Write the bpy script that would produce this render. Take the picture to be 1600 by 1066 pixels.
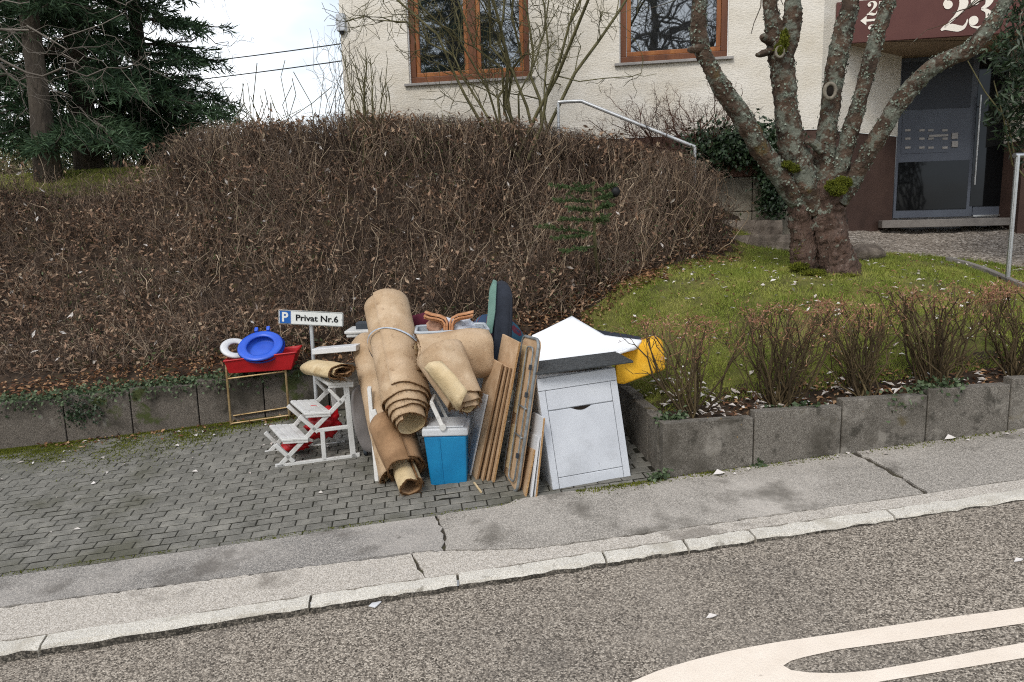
import bpy, bmesh, math, random
import numpy as np
from math import sin, cos, pi, radians, sqrt
from mathutils import Matrix, Vector, noise as mnoise

random.seed(7); RNG = np.random.default_rng(11)
sc = bpy.context.scene
for o in list(bpy.data.objects): bpy.data.objects.remove(o)
C = sc.collection

# ------------------------------------------------------------------ camera
PITCH, ROLL, FPX, CAMZ = .15935, .0259, 1150., 1.72
_f = np.array([0, cos(PITCH), -sin(PITCH)]); _r0 = np.array([1., 0, 0]); _u0 = np.cross(_r0, _f)
_r = cos(ROLL)*_r0 - sin(ROLL)*_u0; _u = sin(ROLL)*_r0 + cos(ROLL)*_u0
CAM = np.array([0, 0, CAMZ])
cd = bpy.data.cameras.new('camera'); cam = bpy.data.objects.new('camera', cd); C.objects.link(cam)
cd.sensor_width = 36; cd.lens = FPX/1600*36; cd.clip_start = .05; cd.clip_end = 2000
m = Matrix(((_r[0], _u[0], -_f[0], 0), (_r[1], _u[1], -_f[1], 0), (_r[2], _u[2], -_f[2], CAMZ), (0, 0, 0, 1)))
cam.matrix_world = m; sc.camera = cam

# ------------------------------------------------------------------ sky, sun, exposure
SUN_EL, SUN_AZ = radians(48), radians(205)          # azimuth clockwise from +Y: behind the viewer, a little left
w = bpy.data.worlds.new('World'); sc.world = w; w.use_nodes = True
nt = w.node_tree; N = nt.nodes; L = nt.links; N.clear()
wo = N.new('ShaderNodeOutputWorld'); bg = N.new('ShaderNodeBackground'); bg.inputs[1].default_value = .1
sky = N.new('ShaderNodeTexSky'); sky.sky_type = 'NISHITA'; sky.sun_disc = False
sky.sun_elevation = SUN_EL; sky.sun_rotation = SUN_AZ; sky.air_density = 1.2; sky.dust_density = 2.5
tc = N.new('ShaderNodeTexCoord'); mp = N.new('ShaderNodeMapping'); mp.inputs['Scale'].default_value = (1, 1, 2.6)
mp.inputs['Location'].default_value = (.35, .1, .2)
n1 = N.new('ShaderNodeTexNoise'); n1.inputs['Scale'].default_value = 1.7; n1.inputs['Detail'].default_value = 5; n1.inputs['Roughness'].default_value = .52
rp = N.new('ShaderNodeValToRGB'); rp.color_ramp.elements[0].position = .40; rp.color_ramp.elements[1].position = .64
rp.color_ramp.elements[0].color = (.22, .22, .22, 1)
n2 = N.new('ShaderNodeTexNoise'); n2.inputs['Scale'].default_value = 3.1; n2.inputs['Detail'].default_value = 4
r2 = N.new('ShaderNodeValToRGB'); r2.color_ramp.elements[0].color = (7.6, 8.3, 9.2, 1); r2.color_ramp.elements[1].color = (11.5, 11.5, 11.6, 1)
r2.color_ramp.elements[0].position = .3; r2.color_ramp.elements[1].position = .62
mx = N.new('ShaderNodeMixRGB')
L.new(tc.outputs['Generated'], mp.inputs[0]); L.new(mp.outputs[0], n1.inputs[0]); L.new(mp.outputs[0], n2.inputs[0])
L.new(n1.outputs[0], rp.inputs[0]); L.new(n2.outputs[0], r2.inputs[0])
L.new(rp.outputs[0], mx.inputs[0]); L.new(sky.outputs[0], mx.inputs[1]); L.new(r2.outputs[0], mx.inputs[2])
L.new(mx.outputs[0], bg.inputs[0]); L.new(bg.outputs[0], wo.inputs[0])
sl = bpy.data.lights.new('sun', 'SUN'); sl.energy = 1.1; sl.angle = radians(18); sl.color = (1, .96, .9)
so = bpy.data.objects.new('sun', sl); C.objects.link(so)
sd = Vector((sin(SUN_AZ)*cos(SUN_EL), cos(SUN_AZ)*cos(SUN_EL), sin(SUN_EL)))
so.rotation_euler = sd.to_track_quat('Z', 'Y').to_euler(); so.location = (0, 0, 30)
sc.view_settings.view_transform = 'Standard'; sc.view_settings.look = 'None'
sc.view_settings.exposure = .6; sc.view_settings.gamma = 1; sc.view_settings.use_curve_mapping = False

sc.cycles.use_denoising = False; sc.cycles.use_adaptive_sampling = False; sc.cycles.filter_width = 1.1

# ------------------------------------------------------------------ sight lines: measured pixel -> point of the place at its own distance
def ray(px, py): return _f*FPX + _r*(px-800) - _u*(py-533)
def W(px, py, y): d = ray(px, py); return CAM + d*(y/d[1])
GX, GY = .0557, .081
def gz(x, y): return GX*x + GY*(y-5.3)
def G(px, py, dz=0):
    d = ray(px, py); t = (CAMZ-dz+GY*5.3)/(GX*d[0]+GY*d[1]-d[2]); return CAM + t*d
def onp(px, py, P, n): d = ray(px, py); return CAM + d*(np.dot(np.array(P)-CAM, n)/np.dot(d, n))
def proj(P):
    q = np.array(P)-CAM; k = q@_f
    return 800+FPX*(q@_r)/k, 533-FPX*(q@_u)/k
TH = .132
EU = np.array([cos(TH), sin(TH), 0]); EV = np.array([-sin(TH), cos(TH), 0]); EZ = np.array([0, 0, 1.])
def UV(u, v, dz=0):
    p = EU*u + EV*v; p[2] = gz(p[0], p[1]) + dz; return p
TU = EU + EZ*(GX*EU[0]+GY*EU[1]); TU /= np.linalg.norm(TU)
TV = EV + EZ*(GX*EV[0]+GY*EV[1]); TN = np.cross(TU, TV); TN /= np.linalg.norm(TN); TV = np.cross(TN, TU)
def unit(v): v = np.array(v, float); return v/np.linalg.norm(v)

# ------------------------------------------------------------------ materials
def lin(h):
    if not isinstance(h, str): return tuple(h)
    h = h.lstrip('#'); out = []
    for i in (0, 2, 4):
        c = int(h[i:i+2], 16)/255; out.append(c/12.92 if c <= .04045 else ((c+.055)/1.055)**2.4)
    return tuple(out)
MATS = {}
def mat(name, cols, rough=.8, scale=8, detail=6, bump=0, bscale=60, island=0, objr=0, spec=.3, metal=0, coord='Object',
        trans=0, dark=None, spots=None, stretch=None, coat=0, nrough=.55, lo=.3, hi=.7, bdist=.01):
    """cols: list of hex or rgb colours for a noise ramp; island/objr: share of per-piece random in the ramp;
    spots: (colour, scale, threshold, softness) extra stain layers."""
    mt = bpy.data.materials.new(name); mt.use_nodes = True; MATS[name] = mt
    nt = mt.node_tree; N = nt.nodes; L = nt.links; b = N['Principled BSDF']
    b.inputs['Roughness'].default_value = rough; b.inputs['Specular IOR Level'].default_value = spec
    b.inputs['Metallic'].default_value = metal
    if coat: b.inputs['Coat Weight'].default_value = coat
    tc = N.new('ShaderNodeTexCoord'); mp = N.new('ShaderNodeMapping'); co_ = N.new('ShaderNodeNewGeometry').outputs['Position'] if coord == 'World' else tc.outputs[coord]; L.new(co_, mp.inputs[0])
    if stretch: mp.inputs['Scale'].default_value = stretch
    nz = N.new('ShaderNodeTexNoise'); nz.inputs['Scale'].default_value = scale; nz.inputs['Detail'].default_value = detail
    nz.inputs['Roughness'].default_value = nrough
    L.new(mp.outputs[0], nz.inputs[0])
    mr = N.new('ShaderNodeMapRange'); mr.inputs[1].default_value = lo; mr.inputs[2].default_value = hi; L.new(nz.outputs[0], mr.inputs[0])
    fac = mr.outputs[0]
    def blend(fac, other, k):
        a = N.new('ShaderNodeMath'); a.operation = 'MULTIPLY'; a.inputs[1].default_value = 1-k; L.new(fac, a.inputs[0])
        c = N.new('ShaderNodeMath'); c.operation = 'MULTIPLY_ADD'; c.inputs[1].default_value = k; L.new(other, c.inputs[0]); L.new(a.outputs[0], c.inputs[2])
        return c.outputs[0]
    if island: g = N.new('ShaderNodeNewGeometry'); fac = blend(fac, g.outputs['Random Per Island'], island)
    if objr: oi = N.new('ShaderNodeObjectInfo'); fac = blend(fac, oi.outputs['Random'], objr)
    rp = N.new('ShaderNodeValToRGB'); els = rp.color_ramp.elements
    cs = [lin(c) for c in cols]
    while len(els) < len(cs): els.new(.5)
    for i, c in enumerate(cs):
        els[i].position = i/max(1, len(cs)-1); els[i].color = (*c, 1)
    if len(cs) == 1: els[0].color = els[1].color = (*cs[0], 1)
    L.new(fac, rp.inputs[0]); col = rp.outputs[0]
    for sp in (spots or []):
        c, s, th, soft = sp[:4]
        n2 = N.new('ShaderNodeTexNoise'); n2.inputs['Scale'].default_value = s; n2.inputs['Detail'].default_value = 7; n2.inputs['Roughness'].default_value = .62
        m2 = N.new('ShaderNodeMapping'); m2.inputs['Location'].default_value = (s*1.3, 2.1*s, .7); L.new(co_, m2.inputs[0]); L.new(m2.outputs[0], n2.inputs[0])
        r2 = N.new('ShaderNodeMapRange'); r2.inputs[1].default_value = th; r2.inputs[2].default_value = th+soft; L.new(n2.outputs[0], r2.inputs[0])
        r2.inputs[4].default_value = sp[4] if len(sp) > 4 else 1
        mx = N.new('ShaderNodeMixRGB'); L.new(r2.outputs[0], mx.inputs[0]); L.new(col, mx.inputs[1]); mx.inputs[2].default_value = (*lin(c), 1); col = mx.outputs[0]
    L.new(col, b.inputs['Base Color'])
    if bump:
        nb = N.new('ShaderNodeTexNoise'); nb.inputs['Scale'].default_value = bscale; nb.inputs['Detail'].default_value = 5; L.new(mp.outputs[0], nb.inputs[0])
        bp = N.new('ShaderNodeBump'); bp.inputs['Strength'].default_value = bump; bp.inputs['Distance'].default_value = bdist; L.new(nb.outputs[0], bp.inputs['Height']); L.new(bp.outputs[0], b.inputs['Normal'])
    if trans:
        tr = N.new('ShaderNodeBsdfTranslucent'); L.new(col, tr.inputs[0]); ms = N.new('ShaderNodeMixShader'); ms.inputs[0].default_value = trans
        L.new(b.outputs[0], ms.inputs[1]); L.new(tr.outputs[0], ms.inputs[2]); L.new(ms.outputs[0], N['Material Output'].inputs[0])
    return mt
def grain_mat(name, cols, vscale, bump=.4, stains=(), rough=.85, mixn=.35, warm=None):
    """stone chippings in binder: voronoi cells coloured one by one plus broad stains."""
    mt = bpy.data.materials.new(name); mt.use_nodes = True; nt = mt.node_tree; N = nt.nodes; L = nt.links; b = N['Principled BSDF']
    b.inputs['Roughness'].default_value = rough; b.inputs['Specular IOR Level'].default_value = .25
    tc = N.new('ShaderNodeTexCoord'); vo = N.new('ShaderNodeTexVoronoi'); vo.inputs['Scale'].default_value = vscale; vo.inputs['Randomness'].default_value = 1
    nd = N.new('ShaderNodeTexNoise'); nd.inputs['Scale'].default_value = vscale*.6; L.new(tc.outputs['Object'], nd.inputs[0])
    ad = N.new('ShaderNodeMixRGB'); ad.blend_type = 'ADD'; ad.inputs[0].default_value = .012; L.new(tc.outputs['Object'], ad.inputs[1]); L.new(nd.outputs[1], ad.inputs[2])
    L.new(ad.outputs[0], vo.inputs[0])
    sx = N.new('ShaderNodeSeparateColor'); L.new(vo.outputs['Color'], sx.inputs[0])
    rp = N.new('ShaderNodeValToRGB'); els = rp.color_ramp.elements; cs = [lin(c) for c in cols]
    while len(els) < len(cs): els.new(.5)
    for i, c in enumerate(cs): els[i].position = i/(len(cs)-1); els[i].color = (*c, 1)
    L.new(sx.outputs[0], rp.inputs[0]); col = rp.outputs[0]
    rd = N.new('ShaderNodeMapRange'); rd.inputs[1].default_value = .25; rd.inputs[2].default_value = .75; rd.inputs[3].default_value = 1; rd.inputs[4].default_value = .55; L.new(vo.outputs['Distance'], rd.inputs[0])
    mu = N.new('ShaderNodeMixRGB'); mu.blend_type = 'MULTIPLY'; mu.inputs[0].default_value = 1; L.new(col, mu.inputs[1]); L.new(rd.outputs[0], mu.inputs[2]); col = mu.outputs[0]
    for (c, s, th, soft, amt) in stains:
        n2 = N.new('ShaderNodeTexNoise'); n2.inputs['Scale'].default_value = s; n2.inputs['Detail'].default_value = 6; n2.inputs['Roughness'].default_value = .6
        m2 = N.new('ShaderNodeMapping'); m2.inputs['Location'].default_value = (s*3.3, s*1.7, .2); L.new(tc.outputs['Object'], m2.inputs[0]); L.new(m2.outputs[0], n2.inputs[0])
        r2 = N.new('ShaderNodeMapRange'); r2.inputs[1].default_value = th; r2.inputs[2].default_value = th+soft; r2.inputs[4].default_value = amt; L.new(n2.outputs[0], r2.inputs[0])
        mx = N.new('ShaderNodeMixRGB'); L.new(r2.outputs[0], mx.inputs[0]); L.new(col, mx.inputs[1]); mx.inputs[2].default_value = (*lin(c), 1); col = mx.outputs[0]
    L.new(col, b.inputs['Base Color'])
    bp = N.new('ShaderNodeBump'); bp.inputs['Strength'].default_value = bump; bp.inputs['Distance'].default_value = .006; bp.invert = True; L.new(vo.outputs['Distance'], bp.inputs['Height']); L.new(bp.outputs[0], b.inputs['Normal'])
    return mt
def glass_mat(name, base, refl=.22, rough=.015):
    mt = bpy.data.materials.new(name); mt.use_nodes = True; nt = mt.node_tree; N = nt.nodes; L = nt.links; b = N['Principled BSDF']
    b.inputs['Base Color'].default_value = (*lin(base), 1); b.inputs['Roughness'].default_value = .5; b.inputs['Specular IOR Level'].default_value = .05
    g = N.new('ShaderNodeBsdfGlossy'); g.inputs['Roughness'].default_value = rough; g.inputs['Color'].default_value = (.86, .93, 1, 1)
    tc = N.new('ShaderNodeTexCoord'); nz = N.new('ShaderNodeTexNoise'); nz.inputs['Scale'].default_value = 2.2; L.new(tc.outputs['Object'], nz.inputs[0])
    bp = N.new('ShaderNodeBump'); bp.inputs['Strength'].default_value = .05; bp.inputs['Distance'].default_value = .02; L.new(nz.outputs[0], bp.inputs['Height']); L.new(bp.outputs[0], g.inputs['Normal'])
    ms = N.new('ShaderNodeMixShader'); ms.inputs[0].default_value = refl
    L.new(b.outputs[0], ms.inputs[1]); L.new(g.outputs[0], ms.inputs[2]); L.new(ms.outputs[0], N['Material Output'].inputs[0])
    return mt

# ------------------------------------------------------------------ mesh helpers
class MB:
    def __init__(s): s.v = []; s.f = []; s.mi = []
    def add(s, v, f, mi=0):
        k = len(s.v); s.v += [tuple(p) for p in v]; s.f += [tuple(i+k for i in q) for q in f]; s.mi += [mi]*len(f); return s
    def box(s, o, ex, ey, ez, mi=0):
        o, ex, ey, ez = map(lambda a: np.array(a, float), (o, ex, ey, ez))
        if np.dot(np.cross(ex, ey), ez) < 0: ex, ey = ey, ex
        v = [o, o+ex, o+ex+ey, o+ey, o+ez, o+ex+ez, o+ex+ey+ez, o+ey+ez]
        return s.add(v, [(0, 3, 2, 1), (4, 5, 6, 7), (0, 1, 5, 4), (1, 2, 6, 5), (2, 3, 7, 6), (3, 0, 4, 7)], mi)
    def bar(s, a, b, wv, tv, mi=0):
        """bar from a to b, wv and tv are full width vectors (centred)"""
        a = np.array(a); b = np.array(b); wv = np.array(wv); tv = np.array(tv)
        return s.box(a-wv/2-tv/2, b-a, wv, tv, mi)
    def tube(s, pts, r, n=8, mi=0, cap=True, jit=None):
        pts = np.array(pts, float); k = len(pts); r = np.broadcast_to(np.array(r, float), (k,))
        t = np.gradient(pts, axis=0); t /= np.linalg.norm(t, axis=1)[:, None]
        ref = np.array([.0, .0, 1.]) if abs(t[0][2]) < .9 else np.array([1., 0, 0])
        v = []; e1 = unit(np.cross(ref, t[0]))
        for i in range(k):
            e1 = unit(e1 - t[i]*np.dot(e1, t[i])); e2 = np.cross(t[i], e1)
            for j in range(n):
                a = 2*pi*j/n; q = r[i]*(1 if jit is None else jit(i, j, a)); v.append(pts[i]+(e1*cos(a)+e2*sin(a))*q)
        f = [(i*n+j, i*n+(j+1) % n, (i+1)*n+(j+1) % n, (i+1)*n+j) for i in range(k-1) for j in range(n)]
        if cap: f += [tuple(range(n-1, -1, -1)), tuple((k-1)*n+j for j in range(n))]
        return s.add(v, f, mi)
    def prism(s, poly, vec, mi=0):
        poly = [np.array(p, float) for p in poly]; vec = np.array(vec, float); n = len(poly)
        nrm = sum(np.cross(poly[i], poly[(i+1) % n]) for i in range(n))
        if np.dot(nrm, vec) > 0: poly = poly[::-1]
        v = poly+[p+vec for p in poly]
        return s.add(v, [tuple(range(n)), tuple(range(2*n-1, n-1, -1))]+[(i, i+n, (i+1) % n+n, (i+1) % n) for i in range(n)], mi)
    def sphere(s, c, r, nu=12, nv=8, mi=0, fn=None):
        c = np.array(c, float); r = np.broadcast_to(np.array(r, float), (3,)); v = []
        for i in range(nv+1):
            p = pi*i/nv
            for j in range(nu):
                a = 2*pi*j/nu; d = np.array([sin(p)*cos(a), sin(p)*sin(a), cos(p)]); v.append(c+d*r*(fn(d) if fn else 1))
        return s.add(v, [(i*nu+j, (i+1)*nu+j, (i+1)*nu+(j+1) % nu, i*nu+(j+1) % nu) for i in range(nv) for j in range(nu)], mi)
    def build(s, name, mats, parent=None, smooth=False, bevel=0, origin=None, bseg=2, auto=None):
        org = np.array(parent_loc(parent) if parent else (origin if origin is not None else (0, 0, 0)), float)
        me = bpy.data.meshes.new(name); me.from_pydata([tuple(np.array(p)-org) for p in s.v], [], s.f)
        mats = mats if isinstance(mats, (list, tuple)) else [mats]
        for q in mats: me.materials.append(q)
        if len(mats) > 1: me.polygons.foreach_set('material_index', s.mi)
        me.update()
        if smooth or auto:
            me.polygons.foreach_set('use_smooth', [True]*len(me.polygons))
            if auto: me.set_sharp_from_angle(angle=radians(auto))
        o = bpy.data.objects.new(name, me); C.objects.link(o)
        if parent: o.parent = parent
        else: o.location = org
        if bevel:
            b = o.modifiers.new('b', 'BEVEL'); b.width = bevel; b.segments = bseg; b.limit_method = 'ANGLE'; b.angle_limit = radians(40)
        return o
def parent_loc(o):
    l = Vector((0, 0, 0))
    while o: l = l+o.location; o = o.parent
    return l
def npmesh(name, v, f, mats, parent=None, origin=(0, 0, 0), smooth=False, mi=None):
    """v (n,3), f (m,3|4) numpy"""
    org = np.array(parent_loc(parent) if parent else origin, float)
    me = bpy.data.meshes.new(name); v = (np.asarray(v, float)-org).astype(np.float32); f = np.asarray(f, np.int32); k = f.shape[1]
    me.vertices.add(len(v)); me.vertices.foreach_set('co', v.ravel())
    me.loops.add(f.size); me.loops.foreach_set('vertex_index', f.ravel())
    me.polygons.add(len(f)); me.polygons.foreach_set('loop_start', np.arange(len(f), dtype=np.int32)*k)
    mats = mats if isinstance(mats, (list, tuple)) else [mats]
    for q in mats: me.materials.append(q)
    if mi is not None: me.polygons.foreach_set('material_index', np.asarray(mi, np.int32))
    if smooth: me.polygons.foreach_set('use_smooth', np.ones(len(f), bool))
    me.update(calc_edges=True); me.validate()
    o = bpy.data.objects.new(name, me); C.objects.link(o)
    if parent: o.parent = parent
    else: o.location = org
    return o
def thing(name, label, cat, loc, group=None):
    o = bpy.data.objects.new(name, None); C.objects.link(o); o.location = tuple(loc); o.empty_display_size = .1
    return tag(o, label, cat, group)
def tag(o, label, cat, group=None, kind=None):
    o['label'] = label; o['category'] = cat
    if group: o['group'] = group
    if kind: o['kind'] = kind
    return o
def struct(o): o['kind'] = 'structure'; return o
def stuff(o): o['kind'] = 'stuff'; return o

def tubes_np(P, R, sides=3):
    """P (n,k,3) paths, R (n,k) radii -> verts, quads"""
    n, k, _ = P.shape; t = np.gradient(P, axis=1); t /= np.linalg.norm(t, axis=2, keepdims=True)+1e-9
    ref = np.tile(np.array([.31, .87, .38]), (n, k, 1)); e1 = np.cross(t, ref); e1 /= np.linalg.norm(e1, axis=2, keepdims=True)+1e-9; e2 = np.cross(t, e1)
    a = np.arange(sides)*2*pi/sides
    v = P[:, :, None, :] + R[:, :, None, None]*(e1[:, :, None, :]*np.cos(a)[None, None, :, None]+e2[:, :, None, :]*np.sin(a)[None, None, :, None])
    idx = np.arange(n*k*sides).reshape(n, k, sides); nx = np.roll(idx, -1, axis=2)
    f = np.stack([idx[:, :-1], nx[:, :-1], nx[:, 1:], idx[:, 1:]], -1).reshape(-1, 4)
    return v.reshape(-1, 3), f
def leaves_np(c, d, nrm, ln, wd, fold=.25):
    """diamond leaves folded on the midrib: c base (n,3), d direction, nrm normal"""
    n = len(c); d = d/np.linalg.norm(d, axis=1, keepdims=True); s = np.cross(d, nrm); s /= np.linalg.norm(s, axis=1, keepdims=True)+1e-9; nn = np.cross(s, d)
    ln = np.broadcast_to(ln, (n,))[:, None]; wd = np.broadcast_to(wd, (n,))[:, None]
    v = np.stack([c, c+d*ln*.45+s*wd*.5+nn*wd*fold, c+d*ln, c+d*ln*.45-s*wd*.5+nn*wd*fold], 1).reshape(-1, 3)
    b = np.arange(n)[:, None]*4
    f = np.concatenate([b+np.array([[0, 2, 1]]), b+np.array([[0, 3, 2]])], 0)
    return v, f
def rdir(n, up=0., spread=1.):
    d = RNG.normal(size=(n, 3))*spread; d[:, 2] += up; return d/np.linalg.norm(d, axis=1, keepdims=True)
def curvy(base, d, ln, k=5, wob=.12, droop=0.):
    """n wavering paths from base along d"""
    n = len(base); s = np.linspace(0, 1, k)[None, :, None]; P = base[:, None, :]+d[:, None, :]*ln[:, None, None]*s
    wv = np.cumsum(RNG.normal(size=(n, k, 3))*wob*ln[:, None, None]/k, axis=1); wv -= wv[:, :1]
    P = P+wv; P[:, :, 2] -= (droop*ln[:, None])*(s[:, :, 0]**2)
    return P

# ------------------------------------------------------------------ palette
M_road = grain_mat('road_asphalt', ['#474139', '#7c7368', '#998f82', '#b6ab9c', '#d3c8b8'], 130, .8, [('#6a645d', 1.1, .45, .3, .35), ('#4d4a47', .6, .54, .15, .35), ('#a79e92', .9, .56, .15, .3)])
M_pave = grain_mat('pavement_asphalt', ['#716e6a', '#8d8984', '#a39e97', '#c2bcb3'], 190, .4, [('#bdb6ad', .9, .46, .2, .6), ('#5d5852', 2.4, .55, .12, .7), ('#4a453f', 1.3, .60, .08, .7), ('#4e4a44', 7, .66, .05, .6)])
M_pave3 = grain_mat('pavement_warm', ['#7d7870', '#9c968d', '#b3aca2', '#ccc5ba'], 190, .4, [('#c9c2b8', .8, .48, .2, .5), ('#5d5850', 1.6, .56, .1, .75), ('#46413a', 1.2, .62, .07, .75), ('#5a554d', 8, .66, .05, .5)])
M_pave2 = grain_mat('pavement_light', ['#a39b8f', '#c3bbaf', '#d7cfc3', '#e3dcd1'], 190, .4, [('#8f8a83', 1.4, .52, .2, .5), ('#6a635b', 2.6, .58, .1, .6), ('#575149', 9, .66, .05, .5)])
M_kerb = grain_mat('kerb_granite', ['#c2bbad', '#dcd6c9', '#e8e3d7', '#efeae0'], 260, .4, [('#a39c8e', 5, .52, .14, .6), ('#6a6459', 11, .62, .08, .6), ('#5a544a', 30, .68, .05, .5)])
M_joint = mat('paver_joint', ['#15140f', '#211f18', '#26271a'], .95, 14)
M_kerbf = grain_mat('kerb_dirty_face', ['#37342f', '#4c4841', '#69635a', '#8a8378'], 120, .6, [('#2b2823', 6, .5, .15, .7)])
M_dirt = mat('joint_dirt', ['#332f29', '#464037', '#45442f'], .95, 14, bump=.5, bscale=80)
M_paver = mat('paver_concrete', ['#56554f', '#706e67', '#8e8b82'], .8, 9, 8, bump=.5, bscale=150, island=.3, objr=.25, coord='World', spots=[('#96938a', 240, .56, .05, .6), ('#3d3c33', 30, .58, .12, .7), ('#44432f', 1.1, .5, .12, .6), ('#3a3931', 3.2, .58, .1, .5)])
M_paint = mat('road_paint', ['#dccfbf', '#e8dccd'], .6, 6, bump=.25, bscale=90, spots=[('#a89c8f', 30, .66, .05, .6), ('#ddd0c0', 5, .52, .15, .7), ('#8d857b', 70, .68, .04, .6)])
M_block = grain_mat('concrete_block', ['#5a564f', '#716b63', '#878178', '#a29d93'], 280, .4, [('#403c34', 2.1, .49, .14, .75), ('#98938a', 4.5, .56, .1, .55), ('#2b2922', 7, .58, .08, .6), ('#5a4f2c', 4, .62, .06, .6), ('#b08a3a', 22, .71, .02, .7)], rough=.92)
M_blockL = grain_mat('concrete_block_mossy', ['#4f4a43', '#686159', '#7d756b', '#948b81'], 280, .5, [('#2c2a22', 2.0, .48, .14, .75), ('#8f8b82', 6, .62, .06, .5), ('#3f4a1c', 3.4, .57, .06, .8), ('#25231c', 9, .6, .08, .5)], rough=.92)
M_soil = mat('leafy_soil', ['#1f1812', '#352a20', '#4a3b2d'], .95, 12, 8, bump=1, bscale=50, spots=[('#46421f', 5, .58, .1, .7)])
M_lawn = mat('lawn_soil', ['#3d3c1a', '#56562a', '#6f6c38'], .95, 6, 8, bump=.8, bscale=70, spots=[('#3c2e1e', 3, .6, .12, .7)])
M_grass = mat('grass_blades', ['#5a6a24', '#7c8b38', '#9ca04e', '#b5b06e'], .7, 1.6, 4, island=.45, trans=.25)
M_moss = mat('moss', ['#3f4614', '#5d631c', '#7f8228'], .9, 9, island=.5, trans=.15)
M_gravel = grain_mat('gravel', ['#5f574e', '#8b8175', '#a99e91', '#cfc6ba'], 45, 1, [('#4d4339', 2, .55, .15, .5)])
M_twig = mat('hedge_twigs', ['#1f1915', '#3f342c', '#605045', '#8c7a69', '#b9a894'], .85, 1.4, 4, island=.55, lo=.34, hi=.66)
M_twig2 = mat('bright_stems', ['#5d4c3f', '#85705c', '#ab967d', '#cbb9a0'], .85, 2, 3, island=.8)
M_bush = mat('reddish_twigs', ['#33231d', '#4b342b', '#64483b', '#7a5d4e'], .85, 2, 3, island=.6)
M_leafb = mat('dry_leaves', ['#403127', '#68503f', '#8e705a', '#b0937a', '#9f937b'], .75, 2, 3, island=.8, trans=.2)
M_leafg = mat('green_leaves', ['#222e18', '#364524', '#4f5d36', '#6a7448'], .55, 2, 3, island=.7, trans=.2, spec=.4)
M_leafw = mat('pale_leaves', ['#a39a90', '#cfc8c0', '#e6e1dc', '#8d7562'], .7, 3, 3, island=.85, trans=.15)
M_ivy = mat('ivy_leaves', ['#142114', '#22331f', '#31452b', '#48593c'], .45, 2, 3, island=.75, trans=.1, spec=.45)
M_shrubst = mat('shrub_stems', ['#2b2219', '#463a28', '#60533a', '#7d6e50'], .85, 2, 3, island=.5)
M_shrubtip = mat('shrub_tips', ['#6b4634', '#946650', '#b4876c', '#c2a288'], .8, 3, 3, island=.75, trans=.15)
M_bark = mat('bark_lichen', ['#2f261f', '#4a3c31', '#5d4c3f'], .9, 7, 8, bump=1, bscale=34, bdist=.02,
             spots=[('#6b7065', 6.5, .50, .08, .8), ('#858b7f', 19, .57, .06, .7), ('#5f5128', 3, .62, .07, .6)])
M_bark2 = mat('bark_base', ['#352922', '#544238', '#6f5e55'], .9, 14, 9, bump=1, bscale=45, bdist=.04, nrough=.7, stretch=(1, 1, .35), spots=[('#2c221c', 18, .58, .06, .7), ('#a29f95', 40, .66, .03, .7), ('#83897c', 9, .6, .05, .85), ('#6d4630', 2.3, .6, .08, .5), ('#5a5a1c', 3.5, .62, .06, .7)])
M_cutwood = mat('cut_wood', ['#5a5348', '#8d877a'], .9, 20)
M_hole = mat('dark_hollow', ['#15110d', '#221b15'], .95, 20)
M_bstem = mat('green_grey_bark', ['#4a4630', '#5f5b3e', '#736d50'], .85, 8, bump=.4, bscale=60, spots=[('#8d8c72', 20, .6, .08, .6)])
M_ctrunk = mat('conifer_bark', ['#332d28', '#4a433b', '#5d554b'], .95, 6, 8, bump=1, bscale=25, bdist=.03, stretch=(1, 1, .3))
M_needle = mat('conifer_needles', ['#1c2f20', '#304630', '#486043', '#647c5a'], .6, 1.1, 3, island=.6, trans=.1)
M_scrub = mat('far_scrub', ['#4d4a34', '#6d6a4b', '#8b8762', '#a09a78'], .9, 1.5, 3, island=.7, trans=.2)
M_bare = mat('bare_branches', ['#4a443c', '#69625a', '#8a8379'], .9, 3, island=.5)
M_render = mat('house_render', ['#d3ccbe', '#dad4c8', '#e1dcd2'], .95, 2, 6, bump=.4, bscale=26, bdist=.02, stretch=(1, 1, 2.6), spots=[('#bdb29c', 1.1, .55, .2, .5)])
M_plinth = mat('brown_plinth', ['#40302a', '#4a3831', '#523f37'], .85, 3, 5, bump=.4, bscale=50)
M_fascia = mat('brown_fascia', ['#56332e', '#5e3a34'], .55, 3, 4, bump=.05, bscale=20)
M_soffit = mat('soffit', ['#8d7a66', '#9a866f'], .9, 3)
M_frame = mat('stained_wood', ['#78441f', '#8c5428', '#9e6634'], .45, 4, 5, stretch=(3, 3, .4), spec=.4)
M_frame2 = mat('stained_wood_dark', ['#54301b', '#643a20', '#724527'], .45, 4, 5, stretch=(3, 3, .4), spec=.4)
M_white = mat('white_trim', ['#dcdcda', '#e8e8e6'], .5, 5)
M_sill = mat('sill_metal', ['#8a8784', '#a19d99'], .5, 8, spots=[('#5f5a55', 12, .6, .1, .6)])
M_pane = glass_mat('window_glass', '#0c0f12', .26)
M_dglass = glass_mat('door_glass', '#0a0b0d', .025, .05)
M_door = mat('door_bluegrey', ['#484d58', '#505661'], .45, 3, 3, spec=.4)
M_doord = mat('door_panel_dark', ['#33373f', '#3a3e46'], .5, 3, 3)
M_steel = mat('brushed_steel', ['#a9abad', '#c3c5c6'], .32, 12, metal=.85)
M_galv = mat('galvanised_rail', ['#b9bcbf', '#d3d5d6'], .4, 12, metal=.5)
M_step = mat('step_stone', ['#6f6a66', '#827d78'], .85, 8, bump=.3, bscale=70)
M_oldstep = mat('rough_step', ['#4b433b', '#6e645a', '#8c8175'], .95, 9, 8, bump=1, bscale=40)
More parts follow.
